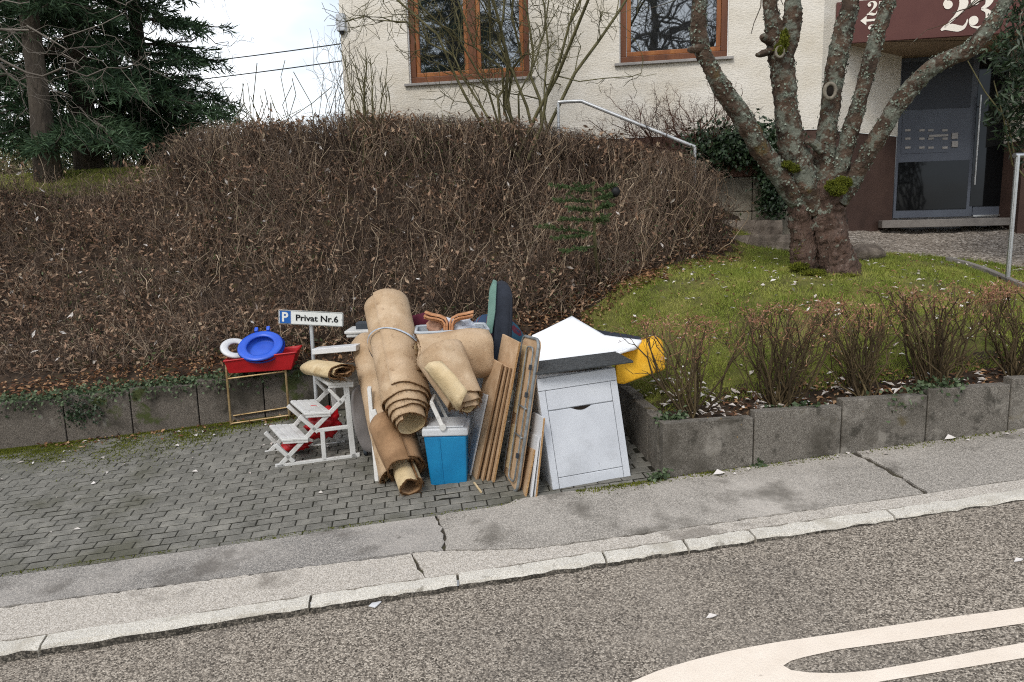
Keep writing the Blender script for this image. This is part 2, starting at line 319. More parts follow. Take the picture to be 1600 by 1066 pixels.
M_cream = mat('glyph_cream', ['#e6dfd2', '#efe8dc'], .6, 5)
M_boxw = mat('plastic_box', ['#b9bec4', '#c7ccd1'], .5, 5)
M_cable = mat('cable_black', ['#1b1b1d'], .6, 5)

# ================================================================== GROUND
# road: a tilted sheet a few centimetres under the kerb
def rz(p, u): return p - EZ*(.058 - .0065*(u+2.4))
def RD(u, v, dz=0): return rz(UV(u, v), u) + EZ*dz
mb = MB()
us = np.linspace(-40, 40, 81); vs = [-14, -8, -4, 0, 2, 3, 3.68]
for i, u in enumerate(us):
    for v in vs: mb.v.append(tuple(RD(u, v)))
for i in range(len(us)-1):
    for j in range(len(vs)-1): a = i*len(vs)+j; mb.f.append((a, a+len(vs), a+len(vs)+1, a+1)); mb.mi.append(0)
road = struct(mb.build('road', M_road))
def road_px(px, py, dz):      # pixel on the road sheet
    p = G(px, py)
    for _ in range(8): p = G(px, py, rz(np.array(p), p@EU)[2]-p[2]+dz)
    return p
outer = [(2050, 878), (1600, 949), (1450, 969), (1300, 991), (1210, 1004), (1140, 1017), (1080, 1032), (1030, 1047), (985, 1066), (955, 1085), (950, 1103), (985, 1118), (1060, 1124), (1160, 1112), (1260, 1090), (1370, 1066), (1490, 1046), (1600, 1028), (2050, 955)]
inner = [(2050, 927), (1600, 1004), (1440, 1034), (1360, 1048), (1310, 1052), (1265, 1051), (1235, 1047), (1224, 1040), (1231, 1034), (1255, 1027), (1310, 1015), (1450, 996), (1600, 974), (2050, 903)]
# split into an upper and a lower ribbon so the polygon stays simple
mb = MB()
up_o = outer[:9]; lo_o = outer[9:][::-1]
def rib(a, b, n=60):
    def rs(l):
        l = np.array(l, float); s = np.r_[0, np.cumsum(np.linalg.norm(np.diff(l, axis=0), axis=1))]; t = np.linspace(0, s[-1], n); return np.c_[np.interp(t, s, l[:, 0]), np.interp(t, s, l[:, 1])]
    a = rs(a); b = rs(b); v = [road_px(*p, .004) for p in a]+[road_px(*p, .004) for p in b]
    mb.add(v, [(i, i+1, n+i+1, n+i) for i in range(n-1)])
rib(outer[:10], inner[7:][::-1][:1] + inner[8:][::-1][1:] + [inner[7]]) if False else None
rib(outer[:11], [inner[13], inner[12], inner[11], inner[10], inner[9], inner[8], inner[7]])
rib([inner[7], inner[6], inner[5], inner[4], inner[3], inner[2], inner[1], inner[0]], outer[10:])
road_mark = mb.build('road_marking', M_paint, parent=road)

# kerb of long granite stones
kerb = struct(MB().box(UV(-40, 3.66, -.16), UV(40, 3.66)-UV(-40, 3.66), EV*.07, EZ*.1).build('kerb', M_dirt))
ks = [-7.9, -6.9, -5.9, -4.9, -4.0, -3.0, -1.914, -.607, .165, .969, 1.433, 1.822, 2.658, 3.55, 4.45, 5.4, 6.3, 7.3]
for a, b in zip(ks[:-1], ks[1:]):
    mb = MB(); n = 14; prof = []
    for i in range(n+1):
        u = a+.007+(b-a-.014)*i/n; j = lambda s: random.uniform(-s, s)
        prof.append([UV(u, 3.642+j(.004), -.14), UV(u, 3.648+j(.007), -.014+j(.005)), UV(u, 3.660+j(.006), .0+j(.004)), UV(u, 3.736+j(.007), .004+j(.004)), UV(u, 3.742, -.12)])
    v = [q for p in prof for q in p]
    f = [(i*5+k, (i+1)*5+k, (i+1)*5+k+1, i*5+k+1) for i in range(n) for k in range(4)]+[(0, 1, 2, 3, 4), tuple(n*5+4-k for k in range(5))]
    mb.add(v, f); mb.mi = [1 if (q < 4*n and q % 4 == 0) else 0 for q in range(len(f))]; mb.build('kerb_stone', [M_kerb, M_kerbf], parent=kerb, auto=35)

# pavement: dirt bed with separate asphalt slabs whose edges have broken over the years
mb = MB(); mb.add([UV(-40, 3.7, -.012), UV(40, 3.7, -.012), UV(40, 4.62, -.012), UV(-40, 4.62, -.012)], [(0, 1, 2, 3)])
pavement = struct(mb.build('pavement', M_dirt))
def slab(poly, m, jit=.006, dz=0.):
    pts = []
    for i in range(len(poly)):
        a = np.array(poly[i]); b = np.array(poly[(i+1) % len(poly)]); n = max(2, int(np.linalg.norm(b-a)/.04)); n = min(n, 120)
        for k in range(n):
            q = a+(b-a)*k/n; s = 1 if k else .3
            pts.append(q+np.array([random.gauss(0, jit), random.gauss(0, jit)])*s)
    MB().prism([UV(p[0], p[1], dz) for p in pts], EZ*-.03).build('asphalt_patch', m, parent=pavement)
g = .006
slab([(-30, 3.748), (-.008, 3.748), (-.054, 3.90), (-.084, 4.045), (-.9, 4.05), (-2.3, 4.085), (-30, 4.10)], M_pave2)
slab([(0, 3.748), (30, 3.748), (30, 3.845), (2.2, 3.855), (.95, 3.87), (.6, 3.884), (.11, 4.0), (-.075, 4.045), (-.045, 3.92)], M_pave2)
slab([(-30, 4.108), (-2.3, 4.094), (-.9, 4.058), (.102, 4.012), (.114, 4.2), (.068, 4.455), (-30, 4.455)], M_pave)
slab([(.115, 4.01), (.605, 3.893), (.95, 3.878), (2.2, 3.863), (2.985, 3.858), (2.975, 4.2), (2.93, 4.53), (.6, 4.53), (.5, 4.468), (.08, 4.458), (.125, 4.2)], M_pave3, dz=.002)
slab([(3.02, 3.857), (30, 3.853), (30, 4.54), (2.985, 4.54), (3.015, 4.2)], M_pave3)

# driveway of wave-edged concrete pavers
drv_loc = UV(0, 5.5)
mb = MB(); mb.add([UV(-9, 4.44, -.0045), UV(1.6, 4.44, -.0045), UV(1.6, 7.0, -.0045), UV(-9, 7.0, -.0045)], [(0, 1, 2, 3)])
driveway = struct(mb.build('driveway', M_joint, origin=drv_loc))
PL, PW, GAP = .165, .0845, .005
def paver_geo(k):
    rr = random.Random(k); L2 = PL/2-GAP/2; W2 = PW/2-.0045; wave = lambda s: .0017*sin(2*pi*s/PL)+.001*sin(6*pi*s/PL)
    xs = np.linspace(-L2, L2, 6); out = [(x, -W2+wave(x)) for x in xs]+[(x, W2+wave(x)) for x in xs[::-1]]
    n = len(out); j = lambda s: rr.uniform(-s, s)
    v = [(x, y, -.02) for x, y in out]+[(x+j(.001), y+j(.001), -.005+j(.001)) for x, y in out]+[(x*(1-.005/L2), y-(.006 if y > wave(x) else -.006), j(.0008)) for x, y in out]
    f = [(a*n+i, a*n+(i+1) % n, (a+1)*n+(i+1) % n, (a+1)*n+i) for a in (0, 1) for i in range(n)]+[tuple(2*n+i for i in range(n))]
    return v, f
PV = [paver_geo(k) for k in range(6)]; PMESH = []
for v, f in PV:
    me = bpy.data.meshes.new('paver'); me.from_pydata(v, [], f); me.materials.append(M_paver); me.update(); PMESH.append(me)
cells = []
nrow = int((6.92-4.5)/PW)
for r in range(nrow):
    v = 4.505+PW*(r+.5)
    for q in range(-54, 10):
        u = q*PL+(.5*PL if r % 2 else 0)+.012*sin(r*1.7)
        if u > 1.58 or u < -8: continue
        p = UV(u, v); x, y = proj(p)
        vis = -30 < x < 1000 and not (x > 560 and y < 745) and y < 1000
        cells.append((u, v, (1/np.linalg.norm(p-CAM)) if vis else 0))
order = sorted(range(len(cells)), key=lambda i: -cells[i][2]); near = set(order[:300])
mb = MB()
for i, (u, v, k) in enumerate(cells):
    s = random.randrange(6); p = UV(u, v, random.gauss(0, .0012)); tl = random.gauss(0, .006), random.gauss(0, .008); fl = random.choice((0, pi))
    X = unit(TU+TN*tl[0]); Yv = unit(TV+TN*tl[1]); Z = np.cross(X, Yv)
    if fl: X, Yv = -X, -Yv
    mtx = np.c_[X, Yv, Z]
    if i in near:
        o = bpy.data.objects.new('paver', PMESH[s]); C.objects.link(o); o.parent = driveway
        t = p-drv_loc; o.matrix_local = Matrix([[*mtx[a], t[a]] for a in range(3)]+[[0, 0, 0, 1]])
    else: mb.add([p+mtx@np.array(q) for q in PV[s][0]], PV[s][1])
stuff(mb.build('paver_field', M_paver, parent=driveway))
# border course along the pavement
for q in range(-36, 8):
    a = q*.25
    if a < 1.2: MB().box(UV(a+.003, 4.462, -.02), TU*(.244), TV*.038, TN*(.02+random.uniform(-.001, .001))).build('edging_stone', M_paver, parent=driveway, bevel=.003, bseg=1)

# retaining walls of upright concrete blocks
def block_wall(thing_o, spots, m, h, th, bevel=.006):
    for (p, ex, ey, hh) in spots:
        hj = hh*(1+random.uniform(-.004, .004)); L_ = np.linalg.norm(ex); exu = ex/L_
        mb = MB(); mb.box(p+exu*.005-EZ*.12, exu*(L_-.010), ey, EZ*(hj+.12)); mb.build('concrete_block', m, parent=thing_o, bevel=bevel)
wl = UV(-3.165, 6.93)
wall = thing('retaining_wall', 'low mossy concrete block wall along the back of the parking bay', 'wall', wl)
js = [-8.6, -8.0, -7.4, -6.8, -6.2, -5.6, -5.0, -4.36, -3.754, -3.165, -2.594, -2.009, -1.42, -.83, -.24, .35, .94, 1.53]
def vback(u): return 6.93
WALLH = .385
block_wall(wall, [(UV(a, 6.93), UV(b, 6.93)*[1, 1, 0]-UV(a, 6.93)*[1, 1, 0], EV*.1, WALLH+gz(*(UV(b, 6.93)[:2]))-gz(*(UV(a, 6.93)[:2]))) for a, b in zip(js[:-1], js[1:])], M_blockL, .4, .1)
pw = thing('planter_wall', 'grey concrete block wall stepping uphill along the pavement under bare shrubs', 'wall', UV(1.59, 4.54))
PJ = [1.592, 2.232, 2.865, 3.50, 4.135, 4.77, 5.4, 6.04, 6.67, 7.3]
spots = []
for i, (a, b) in enumerate(zip(PJ[:-1], PJ[1:])):
    p = UV(a, 4.54); top = UV((a+b)/2, 4.54)[2]+.355-p[2]
    spots.append((p, (b-a)*EU, EV*.085, top))
block_wall(pw, spots, M_block, .36, .085)
spots = []
vv = [4.628, 4.86, 5.2, 5.55, 5.9, 6.25, 6.6, 6.925]
for a, b in zip(vv[:-1], vv[1:]):
    p = UV(1.592, a); spots.append((p, (b-a)*EV, EU*.085, .355+.01))
block_wall(pw, spots, M_block, .36, .085)

# ------------------------------------------------------------------ garden terrain through measured heights
ctl = []
for u in (1.7, 2.4, 3.1, 3.8, 4.5, 5.4, 6.6, 8): p = UV(u, 4.8); ctl.append((p[0], p[1], p[2]+.30))
for v in (5.2, 6.0, 6.8): p = UV(1.75, v); ctl.append((p[0], p[1], p[2]+.34))
for u in np.arange(-9, 1.6, .9): p = UV(u, 7.08); ctl.append((p[0], p[1], p[2]+.37))
def cpx(px, py, y, dz=0): p = W(px, py, y); ctl.append((p[0], p[1], p[2]+dz))
for q in [(1285, 422, 7.2), (1440, 410, 7.7), (1590, 440, 7.4), (1130, 396, 8.2), (1010, 428, 7.7), (960, 442, 7.5), (840, 482, 7.5), (1370, 362, 10.2), (1560, 360, 9.9), (1240, 385, 8.6), (1330, 372, 9.2),
          (1000, 480, 6.85), (1150, 470, 6.5), (1300, 470, 6.4), (1500, 460, 6.6), (0, 303, 9.6), (80, 288, 10), (170, 274, 10.3), (-200, 318, 9.6)]: cpx(*q)
HT = [(180, 236, 9.6), (250, 214, 9.4), (330, 197, 9.3), (430, 192, 9.2), (540, 182, 9.1), (650, 184, 9.0), (750, 188, 8.9), (900, 207, 8.7), (1000, 226, 8.6), (1080, 248, 8.5)]
for q in HT: cpx(*q, -.62)
for q in [(60, 450, 8.1), (300, 420, 8.1), (540, 400, 8.0), (760, 400, 7.9), (940, 370, 8.1)]: cpx(*q, -.25)
for x in (-12, -8, -4, 0, 4): ctl.append((x, 12.5, 2.5)); ctl.append((x, 17, 2.6))
ctl += [(8, 12.5, 1.9), (12, 12.5, 2), (8, 17, 2.4), (12, 17, 2.5), (12, 7, 1.3), (12, 4.9, .9), (-12, 7, -.1), (-12, 9.5, 2.0)]
ctl = np.array(ctl)
def _k(r): return np.where(r > 1e-9, r*r*np.log(r+1e-12), 0)
_n = len(ctl); D = np.linalg.norm(ctl[:, None, :2]-ctl[None, :, :2], axis=2); A = np.zeros((_n+3, _n+3)); A[:_n, :_n] = _k(D)+np.eye(_n)*.06
A[:_n, _n] = 1; A[:_n, _n+1:] = ctl[:, :2]; A[_n:, :_n] = A[:_n, _n:].T
sol = np.linalg.solve(A, np.r_[ctl[:, 2], 0, 0, 0])
def tz(x, y):
    x = np.atleast_1d(x).astype(float); y = np.atleast_1d(y).astype(float); out = np.empty(len(x))
    for i in range(0, len(x), 20000):
        r = np.hypot(x[i:i+20000, None]-ctl[None, :, 0], y[i:i+20000, None]-ctl[None, :, 1]); out[i:i+20000] = _k(r)@sol[:_n]+sol[_n]+sol[_n+1]*x[i:i+20000]+sol[_n+2]*y[i:i+20000]
    return out
def tzp(p): return np.array([p[0], p[1], tz(p[0], p[1])[0]])
def inside(px, py, poly):
    px = np.atleast_1d(px); r = np.zeros(len(px), bool); n = len(poly); j = n-1
    for i in range(n):
        xi, yi = poly[i]; xj, yj = poly[j]
        r ^= ((yi > py) != (yj > py)) & (px < (xj-xi)*(py-yi)/((yj-yi) or 1e-9)+xi); j = i
    return r
# the garden sheet starts just behind the walls: rows follow the street, so its edge is the wall line
def garden_sheet(u0, u1, v0, v1, du, dv, name, m):
    us = np.linspace(u0, u1, int(round((u1-u0)/du))+1); vs = np.linspace(v0, v1, int(round((v1-v0)/dv))+1); uu, vv = np.meshgrid(us, vs, indexing='ij')
    x = uu*EU[0]+vv*EV[0]; y = uu*EU[1]+vv*EV[1]; z = tz(x.ravel(), y.ravel())
    z = z+.012*np.sin(x.ravel()*9+y.ravel()*5)*np.cos(y.ravel()*11-x.ravel()*4)
    v = np.c_[x.ravel(), y.ravel(), z]; idx = np.arange(len(v)).reshape(len(us), len(vs))
    f = np.stack([idx[:-1, :-1], idx[1:, :-1], idx[1:, 1:], idx[:-1, 1:]], -1).reshape(-1, 4)
    return v, f
v1, f1 = garden_sheet(-13, 1.66, 6.985, 17, .1467, .125, '', None)
v2, f2 = garden_sheet(1.66, 13, 4.6, 17, .126, .124, '', None)
# lawn region by foot of the hedge: line from the bay corner up to the house steps
hedge_line = [(-1.3, 7.0), (.35, 7.12), (1.05, 7.45), (1.9, 7.85), (2.5, 8.2), (2.62, 8.6), (2.75, 9.0)]   # x, y
hl = np.array(hedge_line)
def is_lawn(x, y): return ((x*EU[0]+y*EU[1] > 1.68) | (x*EV[0]+y*EV[1] > 7.05)) & (y < np.interp(x, hl[:, 0], hl[:, 1], left=7.0, right=20)) & (x > -.2)
path_poly = [(2.9, 8.55), (3.4, 8.35), (4.2, 8.4), (5.2, 8.35), (6.1, 7.7), (7.2, 7.0), (9.5, 6.4), (11, 9), (11, 11.5), (4.6, 11.4), (2.6, 10)]
def matid(v, f):
    c = v[f].mean(1); r = np.where(is_lawn(c[:, 0], c[:, 1]), 1, 0); r[inside(c[:, 0], c[:, 1], path_poly)] = 2; r[(c[:, 0] < -3.6) & (c[:, 1] > 9.72)] = 1; r[(c[:, :2]@EV[:2] < 5.12) & (c[:, :2]@EU[:2] > 1.6)] = 0
    return r
def skirt(v, f, nu, nv, edges):
    idx = np.arange(nu*nv).reshape(nu, nv)
    for e in edges:
        l = idx[:, 0] if e == 'front' else idx[0, :]; lo = v[l].copy(); lo[:, 2] -= .8; k = len(v); v = np.r_[v, lo]; n = len(l); a = np.arange(n-1)
        f = np.r_[f, np.c_[l[:-1], l[1:], k+a+1, k+a]]
    return v, f
v1, f1 = skirt(v1, f1, 101, 81, ['front']); v2, f2 = skirt(v2, f2, 91, 101, ['front', 'left'])
gv = np.r_[v1, v2]; gf = np.r_[f1, f2+len(v1)]
garden = struct(npmesh('garden_ground', gv, gf, [M_soil, M_lawn, M_gravel], smooth=True, mi=matid(gv, gf)))
# land beyond the garden, reaching the horizon
mb = MB(); mb.add([(-900, 12, 2.1), (900, 12, 2.1), (900, 1500, 2.1), (-900, 1500, 2.1)], [(0, 1, 2, 3)])
struct(mb.build('far_ground', M_lawn))
mb = MB(); a, b = UV(-40, -14, -.3), UV(40, -14, -.3)
mb.add([(-900, -900, -6), (900, -900, -6), (900, b[1], b[2]), (b[0], b[1], b[2]), (a[0], a[1], a[2]), (-900, a[1], a[2])], [(0, 1, 2, 3, 4, 5)])
struct(mb.build('opposite_ground', M_lawn))

# ================================================================== HOUSE
PHI = .18; HN = np.array([sin(PHI), cos(PHI), 0]); HD = np.array([cos(PHI), -sin(PHI), 0]); HP = W(1100, 97, 9.6)
def HF(a, z, dep=0): p = HP+HD*a+HN*dep; p = p.copy(); p[2] = z; return p      # a along the front, dep into the house
def hpx(px, py, dep=0): q = onp(px, py, HP+HN*dep, HN); return (q-HP)@HD, q[2]
house = thing('house', 'cream rendered house with brown plinth, timber windows and a recessed blue-grey entrance', 'house', HF(1.4, 1.5))
A0, A1 = -4.76, 1.395; ZPL = 2.76; ZT = 7.2
WL = (-3.83, -2.19, 3.59, 5.05); WR = (-1.045, .292, 3.682, 5.05)
def wall_holes(name, a0, a1, z0, z1, holes, m, dep=0, th=.12):
    ac = sorted({a0, a1, *[h[0] for h in holes], *[h[1] for h in holes]}); zc = sorted({z0, z1, *[h[2] for h in holes], *[h[3] for h in holes]}); mb = MB()
    for i in range(len(ac)-1):
        for j in range(len(zc)-1):
            cm = (ac[i]+ac[i+1])/2, (zc[j]+zc[j+1])/2
            if any(h[0] < cm[0] < h[1] and h[2] < cm[1] < h[3] for h in holes): continue
            mb.add([HF(ac[i], zc[j], dep), HF(ac[i+1], zc[j], dep), HF(ac[i+1], zc[j+1], dep), HF(ac[i], zc[j+1], dep)], [(0, 1, 2, 3)])
    for h in holes:
        c = [(h[0], h[2]), (h[1], h[2]), (h[1], h[3]), (h[0], h[3])]
        for k in range(4):
            p, q = c[k], c[(k+1) % 4]; mb.add([HF(*p, dep), HF(*p, dep+th), HF(*q, dep+th), HF(*q, dep)], [(0, 1, 2, 3)])
    return mb
mb = wall_holes('wall', A0, A1, ZPL, ZT, [WL, WR], M_render)
mb.add([HF(A0, 1.2), HF(A0, ZT), HF(A0, ZT, 7), HF(A0, 1.2, 7)], [(0, 1, 2, 3)])
mb.build('wall', M_render, parent=house)
# the front turns obliquely back to the entrance
E0 = np.array([HF(A1, 0)[0], HF(A1, 0)[1]]); E1 = W(1395, 343, 10.45)[:2]
def ob(t, z): p = E0+(E1-E0)*t; return np.array([p[0], p[1], z])
mb = MB(); mb.add([ob(0, ZPL), ob(1, ZPL), ob(1, ZT), ob(0, ZT)], [(0, 1, 2, 3)]); mb.build('oblique_wall', M_render, parent=house)
mb = MB()
mb.add([HF(A0, 1.0, .012), HF(A1-.01, 1.0, .012), HF(A1-.01, ZPL, .012), HF(A0, ZPL, .012)], [(0, 1, 2, 3)])
of = np.array([E1[1]-E0[1], -(E1[0]-E0[0])]); of = -of/np.linalg.norm(of)*.012
mb.add([ob(0, 1.0)+[of[0], of[1], 0], ob(1, 1.0)+[of[0], of[1], 0], ob(1, ZPL)+[of[0], of[1], 0], ob(0, ZPL)+[of[0], of[1], 0]], [(0, 1, 2, 3)])
mb.build('plinth', M_plinth, parent=house)
mb = MB(); mb.box(HF(A0-.4, ZT, -.4), HD*14, HN*8, EZ*.25); mb.build('eaves', M_soffit, parent=house)
def window(h, mull, nm):
    a0, a1, z0, z1 = h; fw = .075; d0 = .055
    fr = MB()
    fr.box(HF(a0+.012, z0+.012, d0), HD*(a1-a0-.024), HN*.06, EZ*fw); fr.box(HF(a0+.012, z1-fw, d0), HD*(a1-a0-.024), HN*.06, EZ*(fw-.005))
    fr.box(HF(a0+.012, z0+fw+.012, d0), HD*fw, HN*.06, EZ*(z1-z0-2*fw-.012)); fr.box(HF(a1-.012-fw, z0+fw+.012, d0), HD*fw, HN*.06, EZ*(z1-z0-2*fw-.012))
    lights = [(a0+.012+fw, a1-.012-fw)]
    if mull:
        fr.box(HF(mull-.055, z0+fw+.012, d0), HD*.11, HN*.06, EZ*(z1-z0-2*fw-.012)); lights = [(a0+.012+fw, mull-.055), (mull+.055, a1-.012-fw)]
    f = fr.build('window', M_frame2, parent=house, bevel=.006)
    f['label'] = nm
    for (b0, b1) in lights:
        s = MB(); sw = .055; y0 = z0+fw+.014; y1 = z1-fw-.002; e = .002
        s.box(HF(b0+e, y0, d0+.014), HD*(b1-b0-2*e), HN*.05, EZ*sw); s.box(HF(b0+e, y1-sw, d0+.014), HD*(b1-b0-2*e), HN*.05, EZ*sw)
        s.box(HF(b0+e, y0+sw, d0+.014), HD*sw, HN*.05, EZ*(y1-y0-2*sw)); s.box(HF(b1-e-sw, y0+sw, d0+.014), HD*sw, HN*.05, EZ*(y1-y0-2*sw))
        s.build('sash', M_frame, parent=f, bevel=.006)
        p = MB(); p.box(HF(b0+sw, y0+sw, d0+.035), HD*(b1-b0-2*sw), HN*.012, EZ*(y1-y0-2*sw)); p.build('pane', M_pane, parent=f)
    MB().box(HF(a0-.06, z0-.035, -.045), HD*(a1-a0+.12), HN*.14, EZ*.033).build('sill', M_sill, parent=f, bevel=.004)
    for q in (a0, a1-.012): MB().box(HF(q, z0, .03), HD*.012, HN*.09, EZ*(z1-z0)).build('reveal_trim', M_white, parent=f)
window(WL, -2.965, 'wide two-light timber window'); window(WR, None, 'single-light timber window')
# entrance: fascia, soffit, door screen
DEP = .16
FX0, FZ0 = hpx(1305, 69, DEP); FZ1 = hpx(1305, 4, DEP)[1]
mb = MB(); mb.box(HF(FX0, FZ0, DEP), HD*4.2, HN*.05, EZ*(FZ1-FZ0)); fascia = mb.build('fascia', M_fascia, parent=house, bevel=.004)
fascia['label'] = 'brown entrance fascia with cream house numbers'
DP = np.array([E1[0], E1[1], 0]); 
def DF(a, z, dep=0): p = DP+HD*a+HN*dep; p = p.copy(); p[2] = z; return p
def dpx(px, py, dep=0): q = onp(px, py, DP+HN*dep, HN); return (q-DP)@HD, q[2]
mb = MB(); z = FZ0+.03
mb.prism([ob(.12, z), ob(1, z), DF(3.6, z), HF(FX0+4.2, z, DEP+.05), HF(FX0, z, DEP+.05)], EZ*.1); mb.build('soffit', M_soffit, parent=house)
mb = MB(); zs = FZ0+.02; mb.box(DF(-.02, zs-.6, .02), HD*3.6, HN*.2, EZ*.7); mb.build('lintel', M_soffit, parent=house)
dz0 = dpx(1400, 341)[1]; dzt = dpx(1400, 92)[1]; da1 = dpx(1521, 300)[0]; 
scr = MB(); scr.box(DF(0, dz0, 0), HD*da1, HN*.05, EZ*(dzt-dz0)); screen = scr.build('side_screen', M_door, parent=house, bevel=.004)
def dbox(px0, py0, px1, py1, d0, d1):
    a0, z1 = dpx(px0, py0); a1, z0 = dpx(px1, py1); return MB().box(DF(a0, z0, d0), HD*(a1-a0), HN*(d1-d0), EZ*(z1-z0))
dbox(1404, 254, 1509, 326, -.012, .03).build('glazed_panel', M_dglass, parent=screen, bevel=.003)
dbox(1411, 99, 1516, 168, -.008, .03).build('upper_panel', M_doord, parent=screen, bevel=.003)
dbox(1411, 172, 1482, 238, -.006, .03).build('mailbox_panel', M_door, parent=screen, bevel=.003)
for y in (204, 217, 231):
    for x in (1418, 1440, 1454, 1476): dbox(x-4, y-1.6, x+4, y+1.4, -.014, -.004).build('letter_slot', M_sill, parent=screen)
dbox(1451, 211.2, 1481, 213.2, -.016, -.004).build('letter_slot', M_sill, parent=screen)
for y in (208, 221): dbox(1487, y, 1496, y+9, -.016, 0).build('intercom', M_sill, parent=screen, bevel=.002)
d2 = MB(); da2 = da1+.95; d2.box(DF(da1+.01, dz0, .01), HD*(da2-da1-.01), HN*.05, EZ*(dzt-dz0)); door = d2.build('door', M_door, parent=house, bevel=.004)
a0, z1 = dpx(1531, 94); z0 = dpx(1531, 322)[1]; MB().box(DF(a0, z0, -.004), HD*.62, HN*.03, EZ*(z1-z0)).build('door_glass', M_dglass, parent=door, bevel=.003)
h0 = dpx(1529, 150); h1 = dpx(1531, 289); mb = MB(); mb.tube([DF(h0[0], h1[1], -.08), DF(h0[0], h0[1], -.08)], .014, 10)
for t in (.12, .88): zz = h1[1]+(h0[1]-h1[1])*t; mb.tube([DF(h0[0], zz, -.08), DF(h0[0], zz, .01)], .009, 8)
mb.build('pull_handle', M_steel, parent=door, auto=40)
MB().box(DF(da1+.01, dz0-.004, -.02), HD*(da2-da1-.01), HN*.05, EZ*.02).build('threshold', M_steel, parent=door)
# pier right of the door, with brown foot
pa = dpx(1566, 250)[0]
MB().box(DF(pa, ZPL-.16, -.55), HD*2.6, HN*.6, EZ*4.4).build('pier', M_render, parent=house)
MB().box(DF(pa+.012, 1.0, -.538), HD*2.6, HN*.58, EZ*(ZPL-1.163)).build('pier_foot', M_plinth, parent=house)
sa, sz = dpx(1372, 345, -.3); mb = MB(); mb.box(DF(sa+.02, sz-.10, -.42), HD*(pa-sa-.03), HN*.4, EZ*.10); mb.build('door_step', M_step, parent=house, bevel=.006)
MB().box(DF(pa-.05, dpx(1556, 80)[1], -.62), HD*.14, HN*.06, EZ*.24).build('entrance_lamp', M_white, parent=house, bevel=.01)
mb = MB(); ba, bz = hpx(537, 50); mb.box(HF(A0-.03, bz, -.07), HD*.12, HN*.11, EZ*.22); bx = mb.build('meter_box', M_boxw, parent=house, bevel=.012)
mb = MB(); mb.tube([HF(A0+.03, bz-.035, -.02), HF(A0+.03, bz+.01, -.02)], .03, 10); mb.build('sensor', M_cable, parent=bx)
# numerals on the fascia: broad and hairline strokes
GL = {'2': ([[(.07, .72, .03), (.10, .84, .05), (.22, .95, .06), (.40, .98, .08), (.56, .92, .18), (.63, .77, .25), (.58, .60, .20), (.44, .42, .10), (.27, .25, .06), (.12, .10, .05)], [(.04, .04, .05), (.16, .12, .14), (.34, .11, .2), (.52, .06, .18), (.66, .08, .1), (.73, .2, .05), (.75, .32, .03)]], [(.2, .74, .12)]),
      '3': ([[(.08, .80, .03), (.14, .92, .05), (.34, .98, .06), (.52, .92, .16), (.59, .77, .22), (.52, .62, .12), (.36, .54, .04)], [(.36, .54, .04), (.54, .48, .12), (.64, .29, .26), (.54, .09, .16), (.34, .02, .06), (.14, .08, .05), (.07, .2, .03)]], [(.2, .77, .12), (.19, .23, .13)]),
      '5': ([[(.14, .94, .05), (.34, .90, .14), (.55, .93, .08), (.64, .99, .03)], [(.15, .98, .05), (.14, .74, .05), (.13, .50, .05)], [(.13, .50, .05), (.34, .58, .08), (.56, .50, .18), (.62, .28, .25), (.52, .08, .15), (.32, .02, .06), (.12, .08, .05), (.07, .2, .03)]], [(.19, .22, .12)])}
def glyph(ch, a, z, s, mb, sx=1.):
    strokes, balls = GL[ch]
    for st in strokes:
        st = np.array(st); t = np.linspace(0, len(st)-1, len(st)*6); X = [np.interp(t, range(len(st)), st[:, k]) for k in range(3)]
        k = np.ones(5)/5; P = np.c_[np.convolve(np.pad(X[0], 2, 'edge'), k, 'valid'), np.convolve(np.pad(X[1], 2, 'edge'), k, 'valid')]; T = np.gradient(P, axis=0); T /= np.linalg.norm(T, axis=1)[:, None]+1e-9; Nn = np.c_[-T[:, 1], T[:, 0]]
        l = P+Nn*X[2][:, None]/2; r = P-Nn*X[2][:, None]/2; n = len(P)
        v = [HF(a+q[0]*s*sx, z+q[1]*s, DEP-.006) for q in l]+[HF(a+q[0]*s*sx, z+q[1]*s, DEP-.006) for q in r]
        mb.add(v, [(i, n+i, n+i+1, i+1) for i in range(n-1)])
    for (cx, cy, rr) in balls:
        mb.add([HF(a+(cx+rr*cos(b))*s*sx, z+(cy+rr*sin(b))*s, DEP-.009) for b in np.linspace(0, 2*pi, 20, endpoint=False)], [tuple(range(20))])
ga, gz0 = hpx(1467, 49, DEP); gt = hpx(1467, -7, DEP)[1]; s = gt-gz0
mb = MB(); glyph('2', ga, gz0-.01, s, mb); mb.build('numeral', M_cream, parent=fascia); mb = MB(); glyph('3', ga+.72*s, gz0-.0, s, mb); mb.build('numeral', M_cream, parent=fascia)
ga, gz0 = hpx(1353, 25, DEP); s = hpx(1353, 3, DEP)[1]-gz0
mb = MB(); glyph('2', ga, gz0, s, mb); mb.build('numeral', M_cream, parent=fascia); mb = MB(); glyph('5', ga+.74*s, gz0, s, mb); mb.build('numeral', M_cream, parent=fascia)
ga2, gz2 = hpx(1354, 59, DEP); mb = MB(); glyph('2', ga2, gz2, s*.9, mb); mb.build('numeral', M_cream, parent=fascia)
aa, az = hpx(1344, 33, DEP); mb = MB(); d = DEP-.006
mb.add([HF(aa, az, d), HF(aa+.07, az-.055, d), HF(aa+.07, az+.055, d)], [(0, 1, 2)]); mb.add([HF(aa+.07, az-.013, d), HF(aa+.24, az-.013, d), HF(aa+.24, az+.013, d), HF(aa+.07, az+.013, d)], [(0, 1, 2, 3)])
mb.build('arrow', M_cream, parent=fascia)

